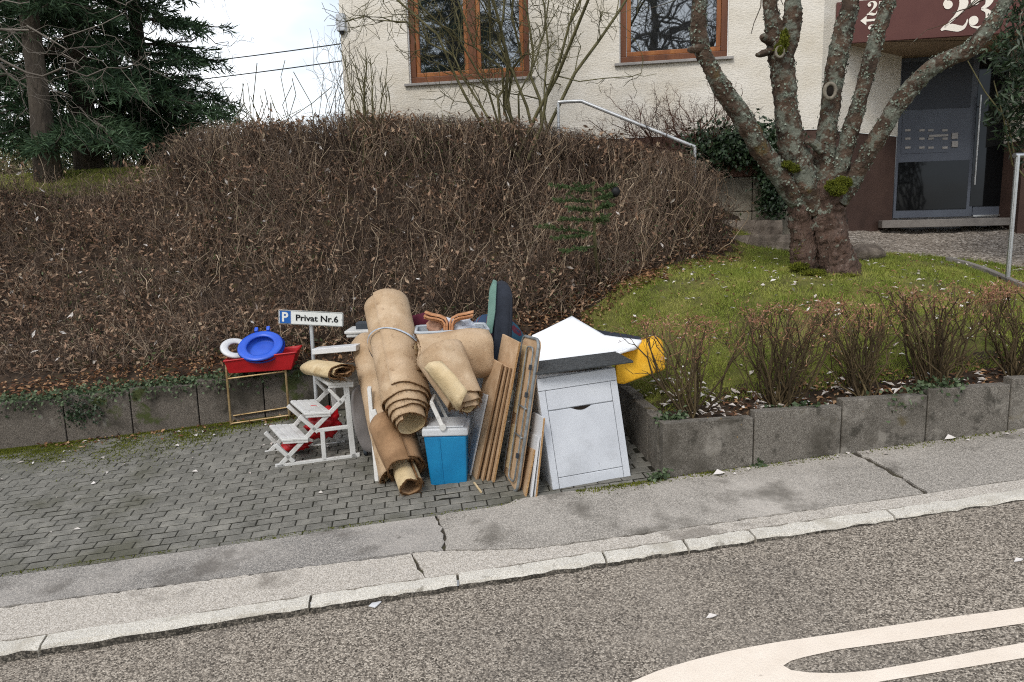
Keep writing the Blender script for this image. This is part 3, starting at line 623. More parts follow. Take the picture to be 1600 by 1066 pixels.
# ================================================================== VEGETATION
def scatter(n, x0, x1, y0, y1, test):
    out = np.zeros((0, 2))
    while len(out) < n:
        p = np.c_[RNG.uniform(x0, x1, n), RNG.uniform(y0, y1, n)]; out = np.r_[out, p[test(p[:, 0], p[:, 1])]]
    return out[:n]
def on_ground(p, dz=0.): return np.c_[p, tz(p[:, 0], p[:, 1])+dz]
def wall_back_y(x): return (7.04+x*sin(TH))/cos(TH)     # y of the wall's rear face
hback = np.array([(-9, 9.5), (-6, 9.62), (-4.6, 9.78), (-3.5, 9.72), (0, 9.25), (1.6, 8.95), (2.1, 8.75), (2.42, 8.4)])
_ht = np.array([W(*q) for q in HT]+[W(1125, 285, 8.45), W(1142, 330, 8.4)])
def hedge_top(x): return np.interp(x, _ht[:, 0], _ht[:, 2])          # the clipped top of the hedge
def hedge_zone(x, y):
    return (y > np.maximum(wall_back_y(x)+.18, np.where(x > -.2, np.interp(x, hl[:, 0], hl[:, 1]), 0))) & (y < np.interp(x, hback[:, 0], hback[:, 1])) & (x > -9) & (x < 2.42)

# --- the brown hedge on the bank
hp = tzp((-.9, 8.1)); hedge = thing('hedge', 'big leafless brown hedge covering the bank above the parking bay', 'hedge', hp)
n = 14500
def clumpy(x, y): return hedge_zone(x, y) & ((np.sin(x*3.3+1.3*np.sin(y*2.1))*np.sin(y*4.1+x)+RNG.normal(size=len(x))*.55 > -.7) | (np.interp(x, hback[:, 0], hback[:, 1])-y < .45))
p = np.r_[scatter(11000, -8.2, 2.62, 7, 9.8, clumpy), scatter(3500, -4.2, 2.62, 8.2, 9.8, lambda x, y: hedge_zone(x, y) & (np.interp(x, hback[:, 0], hback[:, 1])-y < .4))]; b = on_ground(p, -.02)
bd = np.interp(p[:, 0], hback[:, 0], hback[:, 1])-p[:, 1]           # distance from the rear edge: tallest there
hgt = np.interp(bd, [0, .5, 1.2, 2.2], [1.0, .86, .64, .46])*np.interp(p[:, 0], [-6, -4.2, -3.2, .3, 1.2, 1.9, 2.5], [.42, .55, .95, 1.0, .95, 1.15, 1.35])
ln = hgt*RNG.uniform(.62, 1.06, n)*(.86+.22*np.sin(p[:, 0]*2.3+1)*np.sin(p[:, 1]*3.1)+.1*np.sin(p[:, 0]*6.1))
d = rdir(n, 2.1, .72); d[:, 1] -= .24; d[bd < .4] = rdir(int((bd < .4).sum()), 3.6, .5); d /= np.linalg.norm(d, axis=1, keepdims=True)
P1 = curvy(b, d, ln, 6, .6); cap = hedge_top(P1[:, -1, 0])+RNG.normal(size=n)*.035; rise = P1[:, -1, 2]-b[:, 2]; sc1 = np.clip((cap-b[:, 2])/np.maximum(rise, .05), .15, 1); P1 = b[:, None]+(P1-b[:, None])*sc1[:, None, None]; R1 = np.linspace(1, .45, 6)[None]*RNG.uniform(.0018, .0046, n)[:, None]
bright_sel = RNG.random(n) < .24                                          # thicker stems, brightened in colour for contrast against the dark gaps
R1[bright_sel] *= RNG.uniform(1.3, 2.2, (int(bright_sel.sum()), 1))
vo, fo = tubes_np(P1[bright_sel], R1[bright_sel]); npmesh('bright_stems', vo, fo, M_twig2, parent=hedge)['kind'] = 'stuff'
v, f = tubes_np(P1[~bright_sel], R1[~bright_sel])
# side twigs in the upper, bushy half
k = 19000; i = RNG.integers(0, n, k); t = RNG.integers(2, 6, k); b2 = P1[i, t]; l2 = RNG.uniform(.06, .24, k); d2 = rdir(k, .8, .75)
P2 = curvy(b2, d2, l2, 4, .6); P2[:, :, 2] = np.minimum(P2[:, :, 2], hedge_top(P2[:, :, 0])+.05+.03*RNG.normal(size=(k, 1))); va, fa = tubes_np(P2, np.linspace(1, .5, 4)[None]*RNG.uniform(.0013, .0028, k)[:, None])
npmesh('twigs', np.r_[v, va], np.r_[f, fa+len(v)], M_twig, parent=hedge)['kind'] = 'stuff'
k = 34000; i = RNG.integers(0, n, k); t = np.minimum(5, RNG.integers(0, 7, k)); c = P1[i, t]+RNG.normal(size=(k, 3))*.03
keep = np.sin(c[:, 0]*2.7+c[:, 2]*3)*np.sin(c[:, 2]*5.1-c[:, 0]*1.6)+RNG.normal(size=k)*.35 > .22; c = c[keep]; k = len(c)
v, f = leaves_np(c, rdir(k, -.4), rdir(k), RNG.uniform(.03, .085, k), RNG.uniform(.014, .036, k))
gq = scatter(13000, -8.2, 2.5, 7, 9.8, hedge_zone); gc = on_ground(gq, .02); gc[:, 2] += RNG.random(len(gc))**2*.12; vg, fg = leaves_np(gc, rdir(len(gc))*[1, 1, .5], rdir(len(gc), 1., .9)+np.array([[0, -.5, 0]]), RNG.uniform(.03, .075, len(gc)), RNG.uniform(.016, .036, len(gc)), .3)
v, f = np.r_[v, vg], np.r_[f, fg+len(v)]
npmesh('withered_leaves', v, f, M_leafb, parent=hedge)['kind'] = 'stuff'
k = 15000; i = RNG.integers(0, n, k)
wt = np.sin(P1[i, 0, 0]*1.9+.6)*np.sin(P1[i, 0, 1]*2.7+P1[i, 0, 0])+RNG.normal(size=k)*.25; low = P1[i, 0, 1]-wall_back_y(P1[i, 0, 0]) < .5
i = i[(wt > .22) | (low & (wt > -.45))]; k = len(i); t = RNG.integers(0, 4, k); c = P1[i, t]+RNG.normal(size=(k, 3))*.04
v, f = leaves_np(c, rdir(k, .1), rdir(k, .6), RNG.uniform(.025, .055, k), RNG.uniform(.012, .024, k))
npmesh('green_leaves', v, f, M_leafg, parent=hedge)['kind'] = 'stuff'
# --- pale leaves blown into hedge, onto lawn and paving
k = 300; i = RNG.integers(0, n, k); t = RNG.integers(1, 5, k); c1 = P1[i, t]+RNG.normal(size=(k, 3))*.02; c1[:, 1] -= .05; n1_ = rdir(k); n1_[:, 1] -= 1.2
c1 = c1[:, :]
k2 = 460; q = scatter(k2, -.1, 6, 5, 9, lambda x, y: is_lawn(x, y) & (y > 5.05+x*.14) & ~inside(x, y, path_poly)); c2 = on_ground(q, .022)
k3 = 190; q = scatter(k3, 1.35, 4.6, 4.62, 5.35, lambda x, y: ((-x*sin(TH)+y*cos(TH)) > 4.66) & ((-x*sin(TH)+y*cos(TH)) < 4.98)); c3 = on_ground(q, .03)
k4 = 95; u_ = RNG.uniform(-4.2, 1.2, k4); v_ = 4.6+RNG.beta(2.2, 1.0, k4)*2.28; c4 = np.array([UV(a, b_, .006) for a, b_ in zip(u_, v_)])
k5 = 18; c5 = np.array([UV(a, 4.5-RNG.uniform(0, .07), .006) for a in RNG.uniform(1.7, 4.2, k5)])
q = scatter(70, .5, 1.8, 4.6, 5.8, lambda x, y: (x*EU[0]+y*EU[1] > 1.7) & (x*EU[0]+y*EU[1] < 2.15) & (x*EV[0]+y*EV[1] > 4.7) & (x*EV[0]+y*EV[1] < 5.4)); c3 = np.r_[c3, on_ground(q, .03)]; k3 += 70
flat = np.r_[c2, c3, c4, c5]; kk = len(flat)
v, f = leaves_np(np.r_[c1, flat], np.r_[rdir(k), rdir(kk)*[1, 1, .25]], np.r_[n1_, rdir(kk, 2.2, .7)], RNG.uniform(.025, .062, k+kk)*np.r_[1.5*np.ones(k), 1.25*np.ones(k2), 1.45*np.ones(k3), 1.0*np.ones(k4), .7*np.ones(k5)], RNG.uniform(.016, .036, k+kk), .3)
tag(npmesh('fallen_leaves', v, f, M_leafw, origin=tzp((2, 6.5))), 'pale fallen leaves strewn over lawn, hedge and paving', 'leaves', kind='stuff')
# brown litter on the wall top, planter and bank foot
k = 4200; q = scatter(k, -6.5, 1.6, 6.5, 8.3, lambda x, y: (y > wall_back_y(x)-.02) & (y < wall_back_y(x)+.42)); c = on_ground(q, .03)
q = scatter(900, 1.5, 6, 4.6, 5.6, lambda x, y: ((-x*sin(TH)+y*cos(TH)) > 4.65) & ((-x*sin(TH)+y*cos(TH)) < 5.0)); c = np.r_[c, on_ground(q, .02)]
q = scatter(800, -.2, 2.6, 6.6, 8.6, lambda x, y: np.abs(y-np.interp(x, hl[:, 0], hl[:, 1])) < .22); c = np.r_[c, on_ground(q, .02)]
u_ = RNG.uniform(-3.4, -.9, 150); c = np.r_[c, np.array([UV(a, 6.9-abs(RNG.normal())*.1, .008) for a in u_])]
q = scatter(450, -.1, 6, 5, 8.8, lambda x, y: is_lawn(x, y) & ~inside(x, y, path_poly)); c = np.r_[c, on_ground(q, .02)]
k = len(c); v, f = leaves_np(c, rdir(k)*[1, 1, .4], rdir(k, 1.6, .8), RNG.uniform(.025, .06, k), RNG.uniform(.014, .03, k), .3)
M_litter = mat('leaf_litter', ['#3d2a20', '#62422f', '#866044', '#a5805c', '#b59a7c'], .8, 3, 3, island=.85, trans=.15)
tag(npmesh('leaf_litter', v, f, M_litter, origin=UV(-2, 7)), 'brown leaf litter along the wall top and planter', 'leaves', kind='stuff')

# --- grass and moss
def blades(c, h, wd, lean=.5):
    n = len(c); d = rdir(n, 1.3, lean); s = np.cross(d, rdir(n)); s /= np.linalg.norm(s, axis=1, keepdims=True)
    h = np.broadcast_to(h, (n,))[:, None]; wd = np.broadcast_to(wd, (n,))[:, None]
    v = np.stack([c-s*wd/2, c+s*wd/2, c+d*h], 1).reshape(-1, 3); return v, np.arange(n*3).reshape(-1, 3)
q = scatter(170000, -.1, 7.5, 4.85, 9.3, lambda x, y: is_lawn(x, y) & ((-x*sin(TH)+y*cos(TH)) > 4.9) & ~inside(x, y, path_poly) & (y < 8.9))
c = on_ground(q, -.002); thin = np.sin(q[:, 0]*3.1+q[:, 1]*1.7)*np.sin(q[:, 1]*4.3-q[:, 0]*2.2)+RNG.normal(size=len(q))*.4
c = c[thin > -.42]
v, f = blades(c, RNG.uniform(.012, .045, len(c))*(1+.7*np.clip(np.sin(c[:, 0]*11)*np.sin(c[:, 1]*9+c[:, 0]*3), 0, 1)), RNG.uniform(.004, .008, len(c)), .7)
q2 = scatter(14000, -8, -3.0, 9.2, 11.5, lambda x, y: y > np.interp(x, hback[:, 0], hback[:, 1])+.02); cc = on_ground(q2); va, fa = blades(cc, RNG.uniform(.02, .05, len(cc)), .008)
tag(npmesh('grass', np.r_[v, va], np.r_[f, fa+len(v)], M_grass, origin=tzp((3, 6.5))), 'short mossy grass covering the sloping lawn', 'grass', kind='stuff')
def moss_pts():
    out = []
    for _ in range(42000):
        u = RNG.uniform(-4.6, -1.0); e = abs(RNG.normal())*.17*(1.2+.8*sin(u*2.1+.6)); out.append(UV(u, 6.925-e, -.002))
    for _ in range(2600):
        u = RNG.uniform(1.0, 2.0) if RNG.random() < .6 else RNG.uniform(1.2, 4.2); out.append(UV(u, 4.535-abs(RNG.normal())*.035, .002))
    for _ in range(1800): u = RNG.uniform(-3.2, .6); out.append(UV(u, 4.478+RNG.normal()*.010, -.004))
    return np.array(out)
c = moss_pts(); c = c[(np.sin(c[:, 0]*7.3)*np.sin(c[:, 0]*3.1+1)+RNG.normal(size=len(c))*.4) > -.35]
v, f = blades(c, RNG.uniform(.006, .017, len(c)), RNG.uniform(.006, .013, len(c)), 1)
tag(npmesh('moss', v, f, M_moss, origin=UV(-2.6, 6.9)), 'yellow-green moss growing along the wall foot and kerb joints', 'moss', kind='stuff')

# --- bare shrubs
def shrub_geo(n, h, spread, r0, up=1.5, side=6, wob=.3, base_r=.04, k=6, curl=0):
    b = np.c_[RNG.normal(size=(n, 2))*base_r, np.zeros(n)-.03]; d = rdir(n, 0, 1); d[:, 2] = 0; d /= np.linalg.norm(d, axis=1, keepdims=True)+1e-9
    tilt = np.sqrt(RNG.random(n))*spread; dd = d*np.sin(tilt)[:, None]; dd[:, 2] = np.cos(tilt)
    ln = h*RNG.uniform(.75, 1.05, n)/np.maximum(.6, np.cos(tilt)); P = curvy(b, dd, ln, k, wob); R = np.linspace(1, .45, k)[None]*(r0*RNG.uniform(.6, 1.2, n))[:, None]
    v, f = tubes_np(P, R, 4); m = n*side; i = RNG.integers(0, n, m); t = RNG.integers(2, k, m); b2 = P[i, t]
    d2 = P[i, t]-P[i, t-1]; d2 /= np.linalg.norm(d2, axis=1, keepdims=True); d2 = d2*.9+rdir(m, .35, .6)*.75; d2 /= np.linalg.norm(d2, axis=1, keepdims=True)
    l2 = h*RNG.uniform(.12, .32, m); P2 = curvy(b2, d2, l2, 5, wob*1.2); v2, f2 = tubes_np(P2, np.linspace(1, .5, 5)[None]*(r0*.42*RNG.uniform(.6, 1.2, m))[:, None], 3)
    return (v, f), (v2, f2), P, P2
def planter_shrub(px, py, y, h, seed, label, wide=.50, ns=36):
    global RNG
    RNG = np.random.default_rng(seed); base = W(px, py, y); base = tzp(base)
    t = thing('bare_shrub', label, 'shrub', base, 'clipped bare shrubs along the planter wall')
    (v, f), (v2, f2), P, P2 = shrub_geo(ns, h, wide, .0085, side=7, wob=.32, base_r=.035)
    for q_ in (v, v2, P2): q_[..., 2] = np.minimum(q_[..., 2], h*1.0)
    npmesh('stems', v+base, f, M_shrubst, parent=t)['kind'] = 'stuff'; npmesh('twigs', v2+base, f2, M_shrubst, parent=t)['kind'] = 'stuff'
    # fine reddish shoots at the clipped top
    m = 800; i = RNG.integers(0, len(P2), m); tt = RNG.integers(2, 5, m); b = P2[i, tt]; keep = b[:, 2] > h*RNG.uniform(.55, .95, m); b = b[keep]; m = len(b)
    P3 = curvy(b, rdir(m, .7, .7), RNG.uniform(.03, .11, m), 3, .5); P3[:, :, 2] = np.minimum(P3[:, :, 2], h*1.03+.03*RNG.normal(size=m)[:, None]); v3, f3 = tubes_np(P3, np.full((m, 3), .0011)*RNG.uniform(.7, 1.3, (m, 1)), 3)
    npmesh('shoots', v3+base, f3, M_shrubtip, parent=t)['kind'] = 'stuff'
    m = 320; i = RNG.integers(0, len(P3), m); c = P3[i, 2]; vl, fl = leaves_np(c, rdir(m), rdir(m), RNG.uniform(.012, .026, m), RNG.uniform(.007, .013, m))
    npmesh('buds', vl+base, fl, M_shrubtip, parent=t)['kind'] = 'stuff'
    return t
planter_shrub(1080, 652, 5.0, .66, 21, 'bare clipped shrub at the downhill end of the planter wall, beside the yellow cushion', .46, 24)
planter_shrub(1218, 640, 5.08, .70, 22, 'bare reddish-topped shrub, second along the planter wall from the downhill end', .58, 44)
planter_shrub(1345, 618, 5.14, .66, 23, 'bare shrub in the middle of the planter row, third from the downhill end', .50, 34)
planter_shrub(1458, 598, 5.2, .71, 24, 'bare shrub fourth along the planter wall from the downhill end', .46, 40)
planter_shrub(1590, 578, 5.27, .67, 25, 'bare shrub furthest uphill on the planter wall, at the edge of view')
RNG = np.random.default_rng(5)
def bare_bush(name, label, base, nst, h, spread, r0, side, m1, seed, fine=0, wob=.3, group=None, base_r=.05):
    global RNG
    RNG = np.random.default_rng(seed); base = np.array(base); t = thing(name, label, 'shrub', base, group)
    (v, f), (v2, f2), P, P2 = shrub_geo(nst, h, spread, r0, side=side, wob=wob, base_r=base_r, k=8)
    npmesh('stems', v+base, f, m1, parent=t, smooth=True)['kind'] = 'stuff'
    if fine:
        i = RNG.integers(0, len(P2), fine); tt = RNG.integers(2, 5, fine); P3 = curvy(P2[i, tt], rdir(fine, .2, .8), h*RNG.uniform(.05, .14, fine), 4, .5); v3, f3 = tubes_np(P3, np.full((fine, 4), r0*.16), 3)
        v2, f2 = np.r_[v2, v3], np.r_[f2, f3+len(v2)]
    npmesh('twigs', v2+base, f2, m1, parent=t)['kind'] = 'stuff'
    return t
# tall many-stemmed shrub before the wide window
bp_ = W(812, 235, 9.1); bp_ = tzp(bp_)
bare_bush('tall_shrub', 'tall many-stemmed leafless shrub standing before the two-light window', bp_, 14, 2.7, .7, .020, 9, M_bstem, 31, fine=1300, wob=.28, base_r=.2)
bp_ = tzp(W(578, 215, 9.2)); bare_bush('pollarded_shrub', 'pruned upright shrub with bare stubby stems at the house corner', bp_, 22, 1.15, .32, .011, 5, M_bstem, 32, fine=0, wob=.2, base_r=.1)
bp_ = tzp(W(520, 215, 9.6)); bare_bush('thin_shrub', 'thin wispy bare shrub against the sky left of the house corner', bp_, 9, 1.35, .5, .006, 8, M_bare, 33, fine=60, wob=.4)
bp_ = W(1032, 262, 9.15); bp_[2] -= .05
bare_bush('low_bush', 'low twiggy bush behind the sloping handrail, left of a matching one', bp_, 26, .72, .8, .008, 12, M_bush, 34, fine=900, wob=.45)
bp_ = W(1098, 255, 9.1); bp_[2] -= .05
bare_bush('low_bush', 'low twiggy bush under the single-light window, above the ivy', bp_, 26, .74, .8, .008, 12, M_bush, 35, fine=900, wob=.45)

# --- lichen-covered tree on the lawn
RNG = np.random.default_rng(6)
tb = tzp(W(1285, 424, 7.2)); tree = thing('lichen_tree', 'spreading bare tree with five lichen-crusted limbs on the lawn', 'tree', tb)
def z6(x, y): return 1060+x/2.4222, y/2.4222
def limb(name, pts, m, sides=22, rough=.13, cap=True):
    K = np.array([(*z6(a, b), c/2.4222, y) for a, b, c, y in pts]); t = np.linspace(0, len(K)-1, (len(K)-1)*13+1)
    # smooth through the keys
    def cr(col):
        out = []
        for q in t:
            i = min(int(q), len(K)-2); s = q-i; p0, p1, p2, p3 = K[max(i-1, 0), col], K[i, col], K[i+1, col], K[min(i+2, len(K)-1), col]
            out.append(.5*((2*p1)+(-p0+p2)*s+(2*p0-5*p1+4*p2-p3)*s*s+(-p0+3*p1-3*p2+p3)*s**3))
        return np.array(out)
    X, Yp, Rr, D = (cr(c) for c in range(4)); P = np.array([W(a, b, d_) for a, b, d_ in zip(X, Yp, D)]); R = Rr/FPX*D*.86
    off = RNG.uniform(0, 50)
    def jit(i, j, a):
        q = Vector((cos(a)*1.4+off, sin(a)*1.4, P[i][2]*7)); return 1+rough*mnoise.noise(q)+rough*.9*mnoise.noise(q*2.7)+rough*.7*mnoise.noise(q*7)+rough*.5*mnoise.noise(q*17)
    mb = MB(); mb.tube(P, R, sides, jit=jit, cap=cap); return mb.build(name, m, parent=tree, smooth=True), P, R
limb('trunk', [(612, 1075, 104, 7.2), (606, 1020, 88, 7.2), (585, 950, 76, 7.2), (570, 860, 72, 7.2), (562, 780, 70, 7.2), (570, 715, 72, 7.2), (580, 670, 50, 7.2)], M_bark2, 40, .13)
limb('side_stem', [(478, 1030, 62, 7.26), (478, 960, 58, 7.26), (474, 880, 54, 7.26), (464, 800, 50, 7.25), (438, 740, 40, 7.25), (400, 680, 38, 7.22)], M_bark2, 20, .18)
limbs = {
 'a': [(470, 800, 26, 7.24), (432, 735, 42, 7.2), (372, 650, 42, 7.16), (300, 545, 40, 7.12), (240, 440, 40, 7.1), (175, 350, 37, 7.08), (120, 255, 32, 7.05), (82, 165, 35, 7.04), (75, 70, 32, 7.03), (82, 0, 30, 7.02), (72, -90, 27, 7.0), (40, -200, 22, 6.95), (20, -330, 16, 6.9)],
 'b': [(520, 810, 40, 7.2), (475, 700, 58, 7.2), (440, 590, 62, 7.2), (415, 470, 50, 7.2), (402, 350, 47, 7.2), (392, 240, 50, 7.2), (372, 140, 44, 7.2), (352, 60, 30, 7.2), (345, -20, 28, 7.2), (338, -150, 24, 7.2), (300, -320, 16, 7.2)],
 'c': [(565, 760, 56, 7.2), (556, 640, 50, 7.22), (556, 540, 42, 7.25), (572, 430, 38, 7.3), (588, 310, 40, 7.33), (606, 200, 40, 7.35), (630, 100, 37, 7.38), (652, 10, 32, 7.4), (672, -90, 27, 7.42), (720, -280, 18, 7.45)],
 'd': [(590, 720, 40, 7.16), (625, 590, 33, 7.1), (655, 480, 33, 7.08), (690, 370, 30, 7.05), (718, 260, 30, 7.02), (745, 160, 30, 7.0), (778, 60, 27, 6.98), (806, -20, 25, 6.95), (850, -150, 20, 6.9), (900, -300, 14, 6.9)],
 'e': [(600, 760, 46, 7.15), (655, 690, 36, 7.1), (712, 590, 34, 7.02), (775, 485, 36, 6.95), (850, 370, 36, 6.88), (940, 270, 36, 6.8), (1030, 218, 31, 6.74), (1100, 190, 31, 6.7), (1160, 125, 30, 6.64), (1212, 50, 26, 6.6), (1260, -30, 22, 6.55), (1330, -160, 17, 6.5)]}
LB = {k_: limb('limb', p_, M_bark, 30, .15) for k_, p_ in limbs.items()}
limb('limb', [(400, 230, 36, 7.18), (420, 140, 38, 7.15), (432, 60, 36, 7.12), (436, 0, 30, 7.1), (450, -80, 24, 7.08)], M_bark, 18, .18)
limb('branch_stub', [(350, 195, 14, 7.15), (318, 205, 13, 7.1), (296, 208, 8, 7.06)], M_bark, 10, .3)
limb('branch_stub', [(350, 160, 16, 7.15), (328, 146, 17, 7.12), (318, 135, 14, 7.1)], M_bark, 10, .2)
limb('branch_stub', [(92, 180, 20, 7.0), (55, 188, 16, 6.97), (40, 186, 11, 6.95)], M_bark, 10, .2)
limb('branch_stub', [(540, 570, 24, 7.1), (505, 540, 17, 7.06), (480, 540, 10, 7.04)], M_bark, 10, .2)
for (x, y, r_, dep) in [(574, 345, 24, 7.12), (384, 196, 17, 7.03)]:      # healed pruning scars
    c = W(*z6(x, y), dep); r = r_/2.4222/FPX*dep; mb = MB(); a = np.linspace(0, 2*pi, 18)
    mb.tube([c+np.array([cos(q)*r*.85, .0, sin(q)*r*1.1]) for q in a], r*.3, 8, cap=False); s_ = mb.build('pruning_scar', M_cutwood, parent=tree, smooth=True)
    mb = MB(); mb.sphere(c+np.array([0, .02, 0]), (r*.8, r*.5, r*1.05), 12, 8); mb.build('hollow', M_hole, parent=s_, smooth=True)
# crusty lichen tufts standing off the upper sides of the limbs
lv = []; 
for key, (o_, P, R) in LB.items():
    m = 900; i = RNG.integers(2, len(P)-1, m); dirs = rdir(m, .5, 1); dirs[:, 1] -= .5; tg = np.gradient(P, axis=0)[i]; tg /= np.linalg.norm(tg, axis=1, keepdims=True); dirs -= tg*np.sum(dirs*tg, 1, keepdims=True); dirs /= np.linalg.norm(dirs, axis=1, keepdims=True)
    c = P[i]+dirs*(R[i]*RNG.uniform(.98, 1.1, m))[:, None]+tg*RNG.normal(size=(m, 1))*.02; keep = (np.sin(c[:, 2]*17+c[:, 0]*23)+np.sin(c[:, 2]*41)*.6+RNG.normal(size=m)*.5) > -.1
    lv.append((c[keep], dirs[keep]))
c = np.concatenate([a for a, b in lv]); dn = np.concatenate([b for a, b in lv]); m = len(c); td = np.cross(dn, rdir(m)); td /= np.linalg.norm(td, axis=1, keepdims=True)
v, f = leaves_np(c-td*.01, td+dn*.35, dn+rdir(m)*.6, RNG.uniform(.012, .032, m), RNG.uniform(.012, .028, m), .35)
M_lichen = mat('lichen', ['#50574b', '#687064', '#7f8779', '#959d8f'], .95, 5, island=.8)
npmesh('lichen', v, f, M_lichen, parent=tree)['kind'] = 'stuff'
def moss_cushion(spots_, n, parent, h=.022):
    V = []; F = []; k = 0
    for (c, r) in spots_:
        m = int(n/len(spots_)); d = rdir(m, .15, 1); off = random.uniform(0, 30)
        amp = np.array([1+.45*mnoise.noise(Vector(q)*1.9+Vector((off, 0, 0)))+.2*mnoise.noise(Vector(q)*5+Vector((off, 0, 0))) for q in d])
        c_ = np.array(c)+d*np.array(r)*(amp*RNG.uniform(.82, 1.03, m))[:, None]; v, f = blades(c_, RNG.uniform(h*.4, h*1.3, m), RNG.uniform(.006, .014, m), 1.1); V.append(v); F.append(f+k); k += len(v)
    o = npmesh('moss_cushion', np.concatenate(V), np.concatenate(F), M_moss, parent=parent); o['kind'] = 'stuff'; return o
moss_cushion([(W(1302, 292, 7.02), (.07, .06, .05)), (W(1318, 286, 7.0), (.07, .06, .05)), (W(1309, 298, 6.98), (.08, .05, .05))], 6000, tree)
moss_cushion([(W(1226, 58, 7.06), (.035, .03, .06)), (W(1218, 78, 7.04), (.045, .03, .05)), (W(1224, 70, 7.04), (.04, .03, .06))], 2600, tree); moss_cushion([(W(1230, 258, 7.06), (.05, .04, .03)), (W(1241, 264, 7.06), (.05, .04, .03))], 1600, tree)
moss_cushion([(W(1254, 372, 7.2), (.035, .04, .10)), (W(1248, 398, 7.2), (.04, .04, .07)), (W(1250, 418, 7.16), (.08, .07, .04))], 4500, tree, .03); moss_cushion([(W(1270, 428, 7.05), (.12, .1, .03)), (W(1300, 438, 6.98), (.14, .1, .03)), (W(1322, 434, 7.0), (.1, .08, .025))], 5200, tree, .03)
# fine twigs high on the tree, mostly above the frame
allP = np.concatenate([P[-14:] for (_, P, _) in LB.values()]); m = 90; i = RNG.integers(0, len(allP), m); Pt = curvy(allP[i], rdir(m, .5, .8), RNG.uniform(.4, 1.3, m), 8, .25); v, f = tubes_np(Pt, np.linspace(1, .3, 8)[None]*RNG.uniform(.006, .012, m)[:, None], 4)
npmesh('twigs', v, f, M_bark, parent=tree)['kind'] = 'stuff'

# --- ivy
M_ivy2 = mat('ivy_greygreen', ['#26331f', '#3b4b30', '#566648', '#727f62'], .55, 2, 3, island=.75, trans=.1)
def ivy(label, pts, n, size, cat='ivy', loc=None, stemsz=.0, m_=None):
    c = np.concatenate([np.array(a)[None]+RNG.normal(size=(int(n*wt), 3))*np.array(s)[None] for a, s, wt in pts]); m = len(c)
    v, f = leaves_np(c, rdir(m, -.5), rdir(m, .5)+np.array([[0, -.8, 0]]), RNG.uniform(.6, 1.2, m)*size, RNG.uniform(.6, 1.1, m)*size*.8, .2)
    o = tag(npmesh('ivy', v, f, m_ or M_ivy, origin=loc if loc is not None else pts[0][0]), label, 'ivy', kind='stuff'); return o
def blobs(a, b, s, k): return [(np.array(a)+(np.array(b)-np.array(a))*t, s, 1/k) for t in np.linspace(0, 1, k)]
ivy('dark ivy mound hanging over the top of the terrace wall', blobs(W(1100, 232, 8.9), W(1215, 222, 8.85), (.13, .12, .11), 6), 6000, .055)
ivy('dark ivy curtain hanging down the terrace wall behind the tree', blobs(W(1206, 240, 8.82), W(1210, 318, 8.75), (.09, .06, .11), 5), 2300, .05)
for (px, py, y, s, nn, lb) in [(1240, 642, 4.93, .05, 190, 'ivy trailing over the second planter block'), (1372, 632, 4.98, .06, 260, 'ivy spilling over the third planter block'), (1462, 605, 5.03, .05, 150, 'ivy trailing from the fourth planter block'), (1050, 652, 4.82, .03, 60, 'small green weed in the planter corner block'), (1028, 742, 4.68, .02, 40, 'small weed at the foot of the planter wall corner'), (1183, 726, 4.78, .015, 18, 'tiny weed sprouting between the first two planter blocks')]:
    ivy(lb, blobs(W(px-25*s/.05, py+3, y), W(px+25*s/.05, py-3, y), (s, s*.5, s*.55), 3), int(nn*1.8), .038, m_=M_ivy2)
ivy('low green ivy creeping along the top of the bay wall', blobs(UV(-4.6, 7.0, .40), UV(-1.2, 7.0, .39), (.16, .06, .04), 24), 4300, .036, m_=M_ivy2)
ivy('ivy hanging down the mossy bay wall on the left', [(UV(-3.05, 6.92, .28), (.12, .015, .07), 1.)], 420, .03)
# --- little fir growing out of the hedge
fb = tzp(W(938, 440, 7.6)); fir = thing('fir_sapling', 'small green fir sapling growing out of the brown hedge', 'tree', fb)
mb = MB(); tp = [W(930, 395, 7.34), W(928, 340, 7.24), W(926, 285, 7.2)]; mb.tube([fb]+tp, [.022, .018, .014, .008], 7); mb.build('trunk', M_bstem, parent=fir, smooth=True)
br = [((926, 300), (862, 288)), ((926, 300), (960, 288)), ((928, 330), (890, 325)), ((928, 330), (952, 318)), ((930, 365), (842, 352)), ((930, 365), (868, 372)), ((926, 290), (905, 295)), ((929, 350), (945, 340))]
vs_ = []; fs_ = []; kk = 0; fb_p = []
def fir_twig(A_, B_, dens):
    global kk
    Lb = np.linalg.norm(B_-A_); m = int(Lb*dens)+12; t = RNG.random(m); c = A_+(B_-A_)*t[:, None]; c[:, 2] -= .04*Lb*t*t; d_ = unit(B_-A_)*.8+rdir(m, .05, .8)
    v, f = leaves_np(c, d_, rdir(m), RNG.uniform(.014, .03, m), RNG.uniform(.003, .006, m), .1); vs_.append(v); fs_.append(f+kk); kk += len(v); fb_p.append([A_, (A_+B_)/2-EZ*.01*Lb, B_-EZ*.04*Lb])
for (a, b_) in br+[((927, 315), (868, 312)), ((927, 312), (955, 305)), ((930, 385), (880, 392)), ((929, 345), (880, 342))]:
    A_ = W(*a, 7.22); B_ = W(*b_, 7.08); fir_twig(A_, B_, 900)
    for t_ in np.linspace(.2, .95, 7):
        for sd_ in (-1, 1):
            o_ = A_+(B_-A_)*t_; dirn = unit(B_-A_)+sd_*unit(np.cross(B_-A_, EZ+.4*RNG.normal(size=3)))*RNG.uniform(.5, 1.1)+RNG.normal(size=3)*.2; fir_twig(o_, o_+unit(dirn)*RNG.uniform(.04, .11)*(1.15-t_*.5), 1100)
